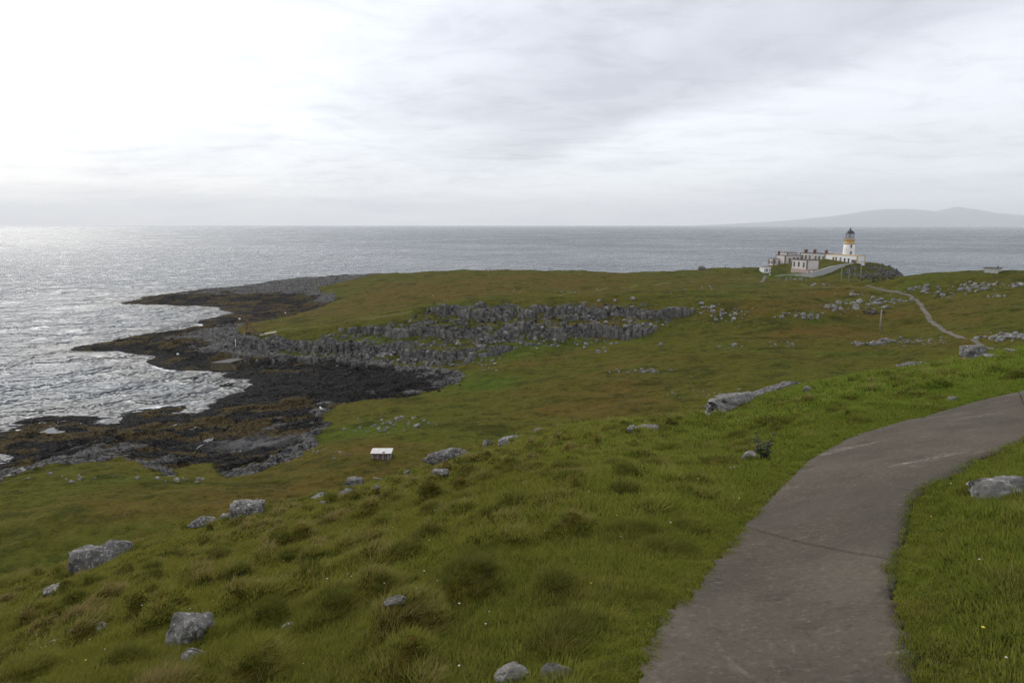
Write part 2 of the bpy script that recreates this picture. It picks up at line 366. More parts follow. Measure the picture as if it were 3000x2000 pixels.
# turf: hummocks and tussocks
grass_m = (1 - rockm)
dist = np.hypot(X, Y)
pp_sd = np.full(X.shape, -99.0); nm = (Y < 75)
pp_sd[nm] = poly_sd(path_poly, X[nm], Y[nm])
pathfade = sstep(-pp_sd, 0.05, 1.3)
tv, te, tox, toy, tu = worley(X[nm] / .66 + .42 * fbm(X[nm] / .5, Y[nm] / .5, 3, 7), Y[nm] / .66 + .42 * fbm(X[nm] / .5, Y[nm] / .5, 3, 57), 404)
tuss = np.zeros(X.shape)
tuss[nm] = np.where(tv > .30, np.exp(-((tox ** 2 + toy ** 2) / .06) ** 1.4) * (.17 + .34 * (tv - .30)), 0)
tdark = np.zeros(X.shape); tdark[nm] = np.where((tv > .30) & (tu > .62), np.exp(-((tox ** 2 + toy ** 2) / .07)), 0); tblond = np.zeros(X.shape); tblond[nm] = np.where((tv > .30) & (tu < .26), np.exp(-((tox ** 2 + toy ** 2) / .06)), 0)
patchy = sstep(fbm(X / 6, Y / 6, 3, 21), -.25, .25)
lat = sstep(X - 0.14 * Y, -6, 10)            # smoother, shorter turf toward the path side
Zn = isnear * (fbm(X / 5, Y / 5, 4, 12) * .34 * (1 - .4 * lat) + tuss * (.45 + .55 * patchy) * (1 - .45 * lat) + fbm(X / 1.1, Y / 1.1, 2, 15) * .05)
Z += Zn * pathfade - .07 * (1 - sstep(-pp_sd, -.12, .06))
far_t = (1 - isnear) * grass_m * (1 - .8 * np.clip(np.zeros_like(X), 0, 1))
Z += far_t * (fbm(X / 26, Y / 15, 5, 51, .6) * 2.1 + fbm(X / 3.2, Y / 3.2, 3, 52) * .22 + fbm(X / 1.0, Y / 1.0, 2, 53) * .10) * sstep(rsd * -1, -1, 3)
pd = np.full(X.shape, 99.0); fm = (Y > 120) & (X > 40)
pd[fm] = np.minimum(polyline_d(fp, X[fm], Y[fm]), polyline_d(gate_path, X[fm], Y[fm]))
Z -= .16 * (1 - sstep(pd, 1.3, 2.6))
ZG[act] = Z
lr = np.log(rows + 6.0)
def ground(x, y):
    x = np.atleast_1d(np.asarray(x, float)); y = np.atleast_1d(np.asarray(y, float))
    c = np.clip((x / (y + 6.0) - rr[0]) / (rr[1] - rr[0]), 0, NC - 1.001); i = c.astype(int); a = c - i
    r_ = np.interp(np.log(np.maximum(y + 6.0, 6.2)), lr, np.arange(len(rows))); r_ = np.clip(r_, 0, len(rows) - 1.001); j = r_.astype(int); b = r_ - j
    return (ZG[j, i] * (1 - a) + ZG[j, i + 1] * a) * (1 - b) + (ZG[j + 1, i] * (1 - a) + ZG[j + 1, i + 1] * a) * b
def gz(x, y): return float(ground(x, y)[0])
# slope -> bare rock shows on steep faces of the crag and the cliffs
dzr = np.gradient(ZG, axis=0) / np.gradient(YY, axis=0); dzc = np.gradient(ZG, axis=1) / np.gradient(XX, axis=1)
SLG = np.hypot(dzr, dzc); slope = SLG[act]
n_a = fbm(X / 4, Y / 4, 4, 81)
cragm = sstep(csd, -2, 2)
rock = np.maximum(rockm * sstep(rsd + n_a * 3, -.6, 1.0), cragm * sstep(slope + n_a * .8, .38, .85) * (1 - isnear))
rock = np.maximum(rock, sstep(hsd, -3, 1) * sstep(slope + n_a * .5, .45, 1.0))
rock = np.maximum(rock, sstep(Y, 330, 360) * sstep(np.abs(X) * 0 + slope, 1.0, 1.6))
# rock colours: grey above, black band, ochre weed patches near the water
n_b = fbm(X / 12, Y / 8, 4, 91)
zn = Z + n_b * 2.2 + (sdv < 3) * 0
cove = np.exp(-(((X + 55) / 75) ** 2 + ((Y - 200) / 18) ** 2))
black = np.clip(1 - sstep(zn - 2.0 * sstep(Y, 225, 300) * (X < -60), 2.3, 3.7) + cove * 1.2 * (Z < 3.2), 0, 1) * sstep(-csd, -4, 0)
gully = np.exp(-(((X + 55) / 16) ** 2 + ((Y - 132) / 11) ** 2)); black = np.clip(black + gully * .8 * (Z < 4), 0, 1)
ochre = sstep(fbm(X / 17, Y / 8, 4, 95) + .10, .0, .25) * sstep(zn, -.5, .6) * (1 - sstep(zn - 2.0 * sstep(Y, 225, 300), 2.4, 3.6)) * sstep(-cove, -.6, -.2)
worn = np.zeros(X.shape)
tm = (Y > 150)
for tline in tracks: worn[tm] = np.maximum(worn[tm], 1 - sstep(polyline_d(tline, X[tm], Y[tm]), .5, 1.5))
# heather-brown and lush patches, placed as ellipses on the ground
brown = .17 + 1.15 * fbm(X / 45, Y / 22, 4, 111) + .35 * fbm(X / 7, Y / 4, 3, 113)
lush = .15 + .7 * fbm(X / 30, Y / 16, 4, 121)
def blob(u, v, ru, rv, arr, val):
    c = cast([(u, v), (u + ru, v), (u, v - rv)])
    rx = abs(c[1, 0] - c[0, 0]) + 1; ry = abs(c[2, 1] - c[0, 1]) + 1
    arr += val * np.exp(-(((X - c[0, 0]) / rx) ** 2 + ((Y - c[0, 1]) / ry) ** 2))
for b in [(1500,830,500,30,.75),(1150,860,250,22,.6),(1000,915,160,16,.35),(1900,950,300,22,.25),(2300,880,200,16,.4),(650,1450,420,45,.45),(1150,1305,150,18,.6),(1650,1205,280,14,.7),(1750,1160,200,20,.2),(2400,960,250,18,.45),(2850,930,150,25,.35),(2400,835,160,8,.4),(300,1500,300,40,.3),(2200,1060,300,25,.2)]: blob(*b[:4], brown, b[4])
for b in [(1500,1040,150,22,.9),(1700,1000,220,12,.5),(1450,1120,120,25,.4),(1000,1010,200,20,.5),(1900,1080,200,20,.35),(2350,945,130,12,.5),(1050,1260,130,16,.5),(2300,810,90,18,.7),(2500,800,60,10,.4),(800,830,60,8,.4),(1500,838,160,7,.5),(1120,990,200,14,.5),(600,1372,40,8,.5)]: blob(*b[:4], lush, b[4])
brown += isnear * (.22 - .38 * lat + .45 * fbm(X / 2.4, Y / 2.4, 3, 131) + .2 * tuss * 4)
lush += isnear * (.05 + .55 * lat)
gravel = sstep(np.exp(-(((X + 9) / 9) ** 2 + ((Y - 186) / 9) ** 2)) + .25 * n_a, .35, .75) * rockm
gravel = np.maximum(gravel, np.exp(-(((X + 55) / 9) ** 2 + ((Y - 141) / 4) ** 2)) * rockm)
keep = act & (ZG > -2.2)
nr, nc = ZG.shape
idx = np.arange(nr * nc).reshape(nr, nc)
qk = keep[:-1, :-1] & keep[1:, :-1] & keep[:-1, 1:] & keep[1:, 1:]
quads = np.stack([idx[:-1, :-1], idx[:-1, 1:], idx[1:, 1:], idx[1:, :-1]], -1)[qk]
used = np.zeros(nr * nc, bool); used[quads.ravel()] = True
remap = np.cumsum(used) - 1; quads = remap[quads]
def mesh_np(name, verts, quads, attrs=None, smooth=True, n=4):
    me = bpy.data.meshes.new(name)
    me.vertices.add(len(verts)); me.vertices.foreach_set('co', np.asarray(verts, np.float32).ravel())
    q_ = np.asarray(quads, np.int32); me.loops.add(q_.size); me.loops.foreach_set('vertex_index', q_.ravel())
    me.polygons.add(len(q_)); me.polygons.foreach_set('loop_start', np.arange(0, q_.size, q_.shape[1], dtype=np.int32))
    me.polygons.foreach_set('use_smooth', np.full(len(q_), smooth, bool))
    me.update(calc_edges=True); me.validate()
    for k, a in (attrs or {}).items():
        if a.ndim == 2:
            at = me.attributes.new(k, 'FLOAT_COLOR', 'POINT'); at.data.foreach_set('color', np.asarray(a, np.float32).ravel())
        else:
            at = me.attributes.new(k, 'FLOAT', 'POINT'); at.data.foreach_set('value', np.asarray(a, np.float32))
    return me
def put(name, me, mat=None, parent=None, loc=None, **props):
    o = bpy.data.objects.new(name, me); col.objects.link(o)
    if mat is not None and me is not None and not me.materials: me.materials.append(mat)
    if parent is not None: o.parent = parent
    if loc is not None: o.location = loc
    for k, v in props.items(): o[k] = v
    return o
c01 = lambda a: np.clip(a, 0, 1)
m1 = np.stack([c01(rock), c01(black), c01(ochre), c01(worn)], 1)[used[act.ravel()]]; m2 = np.stack([c01(brown), c01(lush), c01(gravel), c01(isnear)], 1)[used[act.ravel()]]

def ground_material():
    m, nt, b = new_mat('turf_and_rock')
    geo = nt.node('ShaderNodeNewGeometry'); P = geo.outputs['Position']
    a1 = nt.node('ShaderNodeAttribute', attribute_name='m1'); a2 = nt.node('ShaderNodeAttribute', attribute_name='m2')
    s1 = nt.node('ShaderNodeSeparateColor', {0: a1.outputs['Color']}); s2 = nt.node('ShaderNodeSeparateColor', {0: a2.outputs['Color']})
    rockf, blackf, ochref = s1.outputs; wornf = a1.outputs['Alpha']; brownf, lushf, gravf = s2.outputs; nearf = a2.outputs['Alpha']
    # turf
    nb = nt.noise(P, 0.35, 5, .6); nm_ = nt.noise(nt.mapping(P, (1, 1, 2)), 1.6, 5, .65); nf = nt.noise(P, 7.0, 4, .6)
    bf = nt.ss(nt.math('ADD', brownf, nt.math('MULTIPLY', nt.math('SUBTRACT', nm_, .5), .9)), .12, .95)
    lf = nt.ss(nt.math('ADD', lushf, nt.math('MULTIPLY', nt.math('SUBTRACT', nb, .5), .7)), .1, .95)
    base = nt.mix(lf, (.078, .075, .010), (.058, .094, .009))
    base = nt.mix(bf, base, (.100, .068, .013))
    base = nt.mix(nt.math('MULTIPLY', nt.ss(nf, .5, .75), .5), base, (.125, .105, .030))
    base = nt.mix(nt.math('MULTIPLY', nt.ss(nm_, .50, .70), .65), base, (.026, .030, .007))
    ng = nt.noise(nt.mapping(P, (.8, .7, 1)), .62, 8, .85); ng2 = nt.noise(nt.mapping(P, (.7, 1, 1)), .16, 7, .75)
    base = nt.mix(nt.math('MULTIPLY', nt.ss(ng, .52, .62), .75), base, (.022, .024, .005))
    base = nt.mix(nt.math('MULTIPLY', nt.ss(ng, .47, .38), .6), base, (.120, .105, .024))
    base = nt.mix(nt.math('MULTIPLY', nt.ss(ng2, .49, .60), .75), base, (.030, .036, .006))
    base = nt.mix(nt.math('MULTIPLY', wornf, .75), base, (.125, .120, .040))
    # rock
    r1 = nt.noise(P, .9, 6, .65); r2 = nt.noise(P, 4.5, 5, .65); Pw = nt.warp(P, .7, 1.6); cr = nt.vor(nt.mapping(Pw, (.6, 1.2, .45)), 1.1, 'DISTANCE_TO_EDGE'); cr2 = nt.vor(nt.mapping(Pw, (.5, 1, .35)), .4, 'DISTANCE_TO_EDGE')
    grey = nt.mix(nt.ss(r1, .3, .7), (.060, .057, .052), (.175, .168, .158))
    grey = nt.mix(nt.ss(r2, .55, .72), grey, (.34, .335, .32))
    crack = nt.math('MAXIMUM', nt.math('MULTIPLY', nt.ss(cr, 0.0, .06), nt.ss(cr2, 0.0, .05)), nt.math('MULTIPLY', nt.ss(r1, .5, .62), .8))
    grey = nt.mix(crack, (.03, .03, .028), grey)
    blk_c = nt.mix(nt.ss(r2, .44, .62), (.007, .007, .007), (.052, .048, .043))
    blk_c = nt.mix(nt.ss(nt.noise(nt.mapping(P, (.5, 1.2, 1)), 1.4, 6, .75), .56, .68), blk_c, (.12, .112, .10))
    blk_c = nt.mix(crack, (.005, .005, .005), blk_c)
    och_c = nt.mix(nt.ss(r2, .35, .7), (.034, .025, .011), (.135, .098, .040))
    och_c = nt.mix(crack, (.02, .016, .010), och_c)
    bsel = nt.ss(nt.math('ADD', blackf, nt.math('MULTIPLY', nt.math('SUBTRACT', r1, .5), 1.5)), .3, .8)
    osel = nt.ss(nt.math('ADD', ochref, nt.math('MULTIPLY', nt.math('SUBTRACT', r1, .5), .8)), .35, .75)
    rockc = nt.mix(bsel, grey, nt.mix(osel, blk_c, och_c))
    gr = nt.mix(nt.ss(nt.noise(P, 9, 3, .7), .4, .6), (.09, .088, .085), (.20, .195, .19))
    rockc = nt.mix(gravf, rockc, gr)
    rsel = nt.ss(nt.math('ADD', rockf, nt.math('MULTIPLY', nt.math('SUBTRACT', r2, .5), .8)), .38, .62)
    colr = nt.mix(rsel, base, rockc)
    hgt = nt.math('ADD', nt.math('MULTIPLY', nf, .12), nt.math('MULTIPLY', nm_, .35))
    hr = nt.math('ADD', nt.math('MULTIPLY', r2, .35), nt.math('MULTIPLY', crack, .4))
    hh = nt.node('ShaderNodeMix', {'Factor': rsel, 2: hgt, 3: hr}).outputs[0]
    nrm_ = nt.bump(hh, .85, .9)
    rgh = nt.math('SUBTRACT', .95, nt.math('MULTIPLY', nt.math('MULTIPLY', bsel, rsel), .12))
    setin(nt, b, color=colr, rough=rgh, normal=nrm_, spec=.02)
    return m
M_ground = ground_material()
ground_me = mesh_np('headland', np.stack([XX.ravel(), YY.ravel(), ZG.ravel()], 1)[used], quads, {'m1': m1, 'm2': m2})
ground_o = put('ground', ground_me, M_ground, kind='structure')

# ------------------------------------------------------------------ sea
def sea():
    ry = np.concatenate([np.geomspace(60, 620, 330)[:-1], np.geomspace(620, 37500, 150)])
    rx = np.linspace(-1.35, 1.35, 420)
    A, B = np.meshgrid(rx, ry); x = (A * B).ravel(); y = B.ravel()
    sd = np.full(x.shape, -200.0); mm = (y < 615) & (np.abs(x) < 635)
    sd[mm] = bil(SD, x[mm] + 1.6 * fbm(x[mm] / 5, y[mm] / 5, 3, 61), y[mm] + 2.6 * fbm(x[mm] / 6, y[mm] / 6, 3, 67))
    nr, nc = A.shape; idx = np.arange(nr * nc).reshape(nr, nc)
    qd = np.stack([idx[:-1, :-1], idx[:-1, 1:], idx[1:, 1:], idx[1:, :-1]], -1).reshape(-1, 4)
    far = np.minimum(1.0, 400.0 / y)
    calm = sstep(-sd, 2, 70)
    zz = (.22 * fbm(x / 9 + y / 40, y / 5, 3, 7) * (.35 + .65 * calm) + .10 * np.sin((y * .8 - x * .55) / 3.2 + 2.5 * gnoise(x / 20, y / 20, 3)) * (1 - .3 * calm)) * sstep(far, .3, .8)
    me = mesh_np('sea', np.stack([x, y, zz], 1), qd, {'shore': np.clip(-sd, -20, 200)})
    m, nt, b = new_mat('sea_water')
    P = nt.node('ShaderNodeNewGeometry').outputs['Position']
    sh = nt.node('ShaderNodeAttribute', attribute_name='shore').outputs['Fac']
    w1 = nt.noise(nt.mapping(P, (.55, 1, 1), (0, 0, .25)), .09, 4, .55, .3); w2 = nt.noise(nt.mapping(P, (.6, 1, 1), (0, 0, .35)), .55, 5, .65, .2); w3 = nt.noise(nt.mapping(P, (.8, 1, 1), (0, 0, -.2)), .028, 4, .6)
    open_ = nt.ss(sh, 3.0, 110.0)
    h1 = nt.math('ADD', nt.math('MULTIPLY', w1, nt.math('ADD', .55, nt.math('MULTIPLY', open_, 3.4))), nt.math('MULTIPLY', w2, nt.math('ADD', .14, nt.math('MULTIPLY', open_, .02))))
    offs = nt.ss(nt.vmath('LENGTH', P).outputs['Value'], 350.0, 2600.0)
    h1 = nt.math('MULTIPLY', h1, nt.math('SUBTRACT', 1.0, nt.math('MULTIPLY', offs, .72)))
    h1 = nt.math('ADD', h1, nt.math('MULTIPLY', w3, 4.5))
    gust = nt.noise(nt.mapping(P, (.8, 1, 1), (0, 0, .3)), .055, 4, .65); gust2 = nt.noise(P, .0035, 4, .6)
    h1 = nt.math('MULTIPLY', h1, nt.math('ADD', .35, nt.math('MULTIPLY', nt.ss(gust, .35, .65), 1.1)))
    nr_ = nt.bump(h1, 1.0, 1.0)
    # whitecaps and lacy foam by the rocks
    capn = nt.noise(nt.mapping(P, (.28, 1, 1), (0, 0, .1)), .16, 6, .72); capl = nt.noise(P, .006, 3, .5)
    xpos = nt.node('ShaderNodeSeparateXYZ', {0: P})
    cap = nt.math('MULTIPLY', nt.ss(nt.math('ADD', capn, nt.math('MULTIPLY', nt.math('SUBTRACT', capl, .5), .10)), .645, .67), nt.ss(sh, 25.0, 130.0))
    lace = nt.noise(nt.mapping(P, (1, 1.3, 1)), .8, 6, .75, .6)
    edge = nt.math('SUBTRACT', 1.0, nt.ss(sh, 0.2, 4.5))
    fo = nt.math('MULTIPLY', nt.ss(nt.math('ADD', lace, nt.math('MULTIPLY', edge, .22)), .62, .74), edge)
    fo = nt.math('MULTIPLY', fo, nt.ss(nt.noise(P, .045, 3, .5), .50, .62))
    foam = nt.math('MAXIMUM', cap, fo)
    cw = nt.mix(nt.ss(sh, 0, 30), (.014, .020, .022), (.022, .038, .054))
    setin(nt, b, color=nt.mix(foam, cw, (.78, .80, .82)), rough=nt.math('ADD', nt.math('ADD', nt.math('SUBTRACT', .40, nt.math('MULTIPLY', nt.ss(sh, 8.0, 150.0), .26)), nt.math('ADD', nt.math('MULTIPLY', nt.ss(gust2, .35, .65), .10), nt.math('MULTIPLY', offs, .10))), nt.math('MULTIPLY', foam, .6)), normal=nr_, ior=1.333)
    put('sea', me, m, kind='structure')
sea()

# ------------------------------------------------------------------ mesh helpers
class MB:
    """collects simple solids and links them as one mesh object"""
    def __init__(s): s.v = []; s.f = []
    def add(s, vs, fs):
        o = len(s.v); s.v += [tuple(v) for v in vs]; s.f += [tuple(i + o for i in f) for f in fs]; return s
    def box(s, x0, x1, y0, y1, z0, z1):
        return s.add([(x0,y0,z0),(x1,y0,z0),(x1,y1,z0),(x0,y1,z0),(x0,y0,z1),(x1,y0,z1),(x1,y1,z1),(x0,y1,z1)],
                     [(0,3,2,1),(4,5,6,7),(0,1,5,4),(1,2,6,5),(2,3,7,6),(3,0,4,7)])
    def tube(s, p0, p1, r0, r1=None, n=8):
        p0 = Vector(p0); p1 = Vector(p1); r1 = r0 if r1 is None else r1
        a = (p1 - p0).normalized(); t = a.orthogonal().normalized(); b = a.cross(t)
        vs = [p0 + (t * math.cos(i * 2 * math.pi / n) + b * math.sin(i * 2 * math.pi / n)) * r0 for i in range(n)]
        vs += [p1 + (t * math.cos(i * 2 * math.pi / n) + b * math.sin(i * 2 * math.pi / n)) * r1 for i in range(n)]
        return s.add(vs, [(i, (i + 1) % n, n + (i + 1) % n, n + i) for i in range(n)] + [tuple(range(n - 1, -1, -1)), tuple(range(n, 2 * n))])
    def beam(s, p0, p1, w, h):
        p0 = Vector(p0); p1 = Vector(p1); a = (p1 - p0).normalized()
        sdv_ = a.cross(Vector((0, 0, 1)));  sdv_ = Vector((1, 0, 0)) if sdv_.length < 1e-3 else sdv_.normalized()
        up = sdv_.cross(a); vs = []
        for p in (p0, p1):
            for i, j in ((-1,-1),(1,-1),(1,1),(-1,1)): vs.append(p + sdv_ * i * w / 2 + up * j * h / 2)
        return s.add(vs, [(0,1,2,3),(7,6,5,4),(0,4,5,1),(1,5,6,2),(2,6,7,3),(3,7,4,0)])
    def lathe(s, prof, n=32, cx=0, cy=0):
        vs = []; 
        for r, z in prof: vs += [(cx + r * math.cos(i * 2 * math.pi / n), cy + r * math.sin(i * 2 * math.pi / n), z) for i in range(n)]
        fs = []
        for k in range(len(prof) - 1): fs += [(k * n + i, k * n + (i + 1) % n, (k + 1) * n + (i + 1) % n, (k + 1) * n + i) for i in range(n)]
        fs += [tuple(range(n - 1, -1, -1)), tuple((len(prof) - 1) * n + i for i in range(n))]
        return s.add(vs, fs)
    def mesh(s, name, mat=None, smooth=False):
        me = bpy.data.meshes.new(name); me.from_pydata(s.v, [], s.f); me.update()
        if smooth: me.polygons.foreach_set('use_smooth', np.ones(len(me.polygons), bool))
        if mat: me.materials.append(mat)
        return me
    def build(s, name, mat, parent=None, smooth=False, **props):
        return put(name, s.mesh(name, mat, smooth), None, parent, None, **props)
def thing(name, label, cat, loc=(0, 0, 0), rz=0.0, group=None):
    o = bpy.data.objects.new(name, None); col.objects.link(o); o.location = loc; o.rotation_euler = (0, 0, rz)
    o.empty_display_size = .2; o['label'] = label; o['category'] = cat
    if group: o['group'] = group
    return o
def tag(o, label, cat, group=None):
    o['label'] = label; o['category'] = cat
    if group: o['group'] = group
    return o

# ------------------------------------------------------------------ materials
def plain(name, c, rough=.8, var=.25, scale=3.0, metal=0.0, dirt=None):
    m, nt, b = new_mat(name); P = nt.node('ShaderNodeNewGeometry').outputs['Position']
    n = nt.noise(P, scale, 5, .65); c2 = tuple(x * (1 - var) for x in c)
    cc = nt.mix(nt.ss(n, .35, .7), c2, c)
    if dirt:
        n2 = nt.noise(nt.mapping(P, (1, 1, .35)), scale * .45, 5, .7); cc = nt.mix(nt.math('MULTIPLY', nt.ss(n2, .5, .72), .75), cc, dirt)
    setin(nt, b, color=cc, rough=rough, metal=metal, normal=nt.bump(n, .3, .02)); return m
M_white = plain('white_render', (.80, .79, .77), .85, .08, 1.2)
M_oldwhite = plain('weathered_white_render', (.66, .61, .575), .9, .10, 1.0, dirt=(.48, .41, .37))
M_greyrender = plain('grey_harling', (.50, .49, .47), .9, .10, 1.0, dirt=(.36, .34, .32))
M_ochre = plain('ochre_trim', (.55, .36, .13), .8, .12, 2)
M_brownstone = plain('brown_stone_trim', (.13, .085, .065), .85, .3, 2)
M_red = plain('red_brick', (.23, .075, .045), .9, .35, 2.5)
M_pot = plain('clay_pot', (.40, .24, .14), .9, .2, 2)
M_roof = plain('flat_roof_felt', (.06, .058, .062), .9, .3, 1)
M_black = plain('black_paint', (.018, .018, .022), .45, .2, 2)
M_pane = plain('window_pane', (.025, .028, .032), .2, .1, 2)
M_door = plain('brown_door', (.10, .055, .03), .7, .2, 2)
M_plinth = plain('red_plinth', (.46, .34, .29), .9, .2, 1.2)
M_wallstone = plain('harled_boundary_wall', (.42, .415, .40), .95, .12, .8, dirt=(.24, .24, .225))
M_pole = plain('weathered_pole', (.30, .265, .22), .9, .2, 2)
M_rust = plain('rusty_iron', (.17, .075, .045), .85, .4, 3, dirt=(.28, .16, .10))
M_cream = plain('cream_planks', (.62, .53, .36), .8, .15, 3)
M_conc = plain('old_concrete', (.085, .078, .068), .9, .25, .8, dirt=(.05, .043, .03))
M_pierface = plain('weedy_concrete', (.13, .10, .05), .9, .35, .8, dirt=(.06, .05, .03))
M_shedwood = plain('faded_red_boards', (.22, .13, .12), .9, .35, 4, dirt=(.34, .30, .28))
M_shedpale = plain('pale_boards', (.42, .40, .38), .9, .2, 4)
M_shedroof = plain('rusty_white_sheet', (.60, .58, .55), .6, .15, 2, dirt=(.38, .27, .17))
M_whitething = plain('white_plastic', (.82, .82, .80), .5, .06, 3)
M_iron = plain('grey_iron', (.09, .09, .10), .6, .2, 3, .3)
M_lens = plain('lens_glass', (.35, .42, .38), .15, .1, 3)

def rock_material(name, lo, hi, lichen, scale=1.0, lich_lo=.52):
    m, nt, b = new_mat(name)
    oi = nt.node('ShaderNodeObjectInfo'); t = nt.node('ShaderNodeTexCoord').outputs['Object']
    P = nt.node('ShaderNodeNewGeometry').outputs['Position']
    n1 = nt.noise(P, .8 * scale, 5, .62); n2 = nt.noise(P, 4 * scale, 6, .68); n3 = nt.noise(P, 15 * scale, 4, .65)
    c = nt.mix(nt.ss(n1, .3, .7), lo, hi)
    c = nt.mix(nt.ss(n2, lich_lo, lich_lo + .13), c, lichen)
    c = nt.mix(nt.math('MULTIPLY', nt.ss(n3, .56, .7), .6), c, (.05, .048, .042))
    cr = nt.ss(nt.vor(nt.mapping(nt.warp(P, 1.5 * scale, .9 / scale), (1, 1, .45), (.3, .2, 0)), 1.1 * scale, 'DISTANCE_TO_EDGE'), 0, .035)
    cr = nt.math('MAXIMUM', cr, nt.ss(n1, .45, .58))
    c = nt.mix(cr, (.055, .052, .046), c)
    v = nt.math('ADD', .78, nt.math('MULTIPLY', oi.outputs['Random'], .4))
    c = nt.mix(1.0, c, nt.node('ShaderNodeCombineXYZ', {0: v, 1: v, 2: v}).outputs[0], 'MULTIPLY')
    h = nt.math('ADD', nt.math('ADD', nt.math('MULTIPLY', n2, .5), nt.math('MULTIPLY', n3, .2)), nt.math('MULTIPLY', cr, .35))
    setin(nt, b, color=c, rough=.92, normal=nt.bump(h, .9, .16 / scale), spec=.04)
    return m
M_rock = rock_material('lichened_grey_rock', (.15, .142, .13), (.27, .26, .245), (.50, .49, .47), 1.0)
M_rocknear = rock_material('near_lichened_rock', (.085, .08, .072), (.20, .19, .175), (.42, .41, .385), 3.2)
M_basalt = rock_material('basalt_columns', (.095, .09, .082), (.19, .18, .165), (.33, .325, .30), .8, .55)
M_darkrock = rock_material('dark_shore_rock', (.018, .017, .016), (.055, .05, .045), (.12, .10, .07), .7, .58)

# ------------------------------------------------------------------ rock shapes
def ico(sub):
    bm = bmesh.new(); bmesh.ops.create_icosphere(bm, subdivisions=sub, radius=1.0)
    v = np.array([x.co[:] for x in bm.verts]); f = np.array([[w.index for w in p.verts] for p in bm.faces]); bm.free(); return v, f
ICO = {k: ico(k) for k in (1, 2, 3, 4, 5)}
def n3(p, s, seed): return (fbm(p[:, 0] * s + p[:, 2] * s * .7, p[:, 1] * s - p[:, 2] * s * .5, 3, seed) + fbm(p[:, 1] * s + 7, p[:, 2] * s + p[:, 0] * .3 * s, 3, seed + 50)) * .6
def rock_mesh(name, seed, sub=3, planes=11, rough=.12, mat=None, boxy=.0, cracks=0.0, smooth=True):
    r_ = np.random.default_rng(seed); v, f = ICO[sub]
    nrm_ = r_.normal(size=(planes, 3)); nrm_ /= np.linalg.norm(nrm_, axis=1)[:, None]
    if boxy: nrm_ = np.vstack([nrm_[: max(2, planes // 3)], np.array([[1,.1,.05],[-1,.05,0],[.1,1,0],[0,-1,.1],[0,.08,1],[.05,0,-1]])]); nrm_ /= np.linalg.norm(nrm_, axis=1)[:, None]
    dd = r_.uniform(.62, .92, len(nrm_))
    dots = v @ nrm_.T
    rad = np.min(np.where(dots > .05, dd / np.maximum(dots, .05), 9), axis=1); rad = np.minimum(rad, 1.15)
    p = v * rad[:, None]
    rad2 = 1 + rough * n3(p, 1.6, seed) + rough * .6 * n3(p, 4.5, seed + 3) + (rough * .35 * n3(p, 11, seed + 6) if sub > 3 else 0)
    if cracks:
        for q_ in range(3):
            nn = r_.normal(size=3); nn /= np.linalg.norm(nn); off = r_.uniform(-.4, .4)
            rad2 -= cracks * np.exp(-((p @ nn + .12 * n3(p, 2.5, seed + q_) - off) / .045) ** 2)
    p = p * rad2[:, None]
    me = mesh_np(name, p, f, smooth=smooth)
    if mat: me.materials.append(mat)
    return me
def cast_near(u, v):
    h_ = cast([(u, v)], ground, 75.0)[0]
    if h_[1] < 62: return float(h_[0]), float(h_[1])
    ys_ = np.arange(1.0, 80, .05); a, s = ray(u, v); z = H + s * ys_; g_ = z - near_hill(a * ys_, ys_)
    hit = np.nonzero(g_ < 0)[0]; k = hit[0] if len(hit) else int(np.argmin(g_)); return a * ys_[k], ys_[k]
_rn = [500]; NEAR_ROCKS = []
def near_rock(u, v, w, h, label, name='boulder', dep=.8, tilt=0.0, yaw=None, boxy=0.0, sink=.20, cracks=.05, planes=12, group=None, rough=.17):
    """rock whose visible foot is at photo pixel (u, v), w x h pixels large"""
    if name == 'stone': sink = max(sink, .42)
    x, y = cast_near(u, v); sc_ = math.sqrt(x * x + y * y + (H - gz(x, y)) ** 2) / 2000.0 * .93; _rn[0] += 7
    W = w * sc_; Hh = h * sc_
    me = rock_mesh(name, _rn[0], 4, planes, rough, M_rocknear, boxy, cracks)
    o = put(name, me); o.scale = (W * .50, W * .50 * dep, Hh * .56)
    o.location = (x, y + W * .3 * dep, float(np.min(ground(x + np.array([-.35, 0, .35, 0, 0]) * W, y + np.array([.2, -.1, .2, .5, .2]) * W * dep))) * .5 + gz(x, y + W * .2 * dep) * .5 + Hh * (.58 - sink)); o.rotation_euler = (0, tilt, random.uniform(-.3, .3) if yaw is None else yaw)
    NEAR_ROCKS.append((x, y + W * .3 * dep, W * .45, W * .42 * dep)); tag(o, label, 'rock' if name != 'outcrop' else 'rock outcrop', group); return o
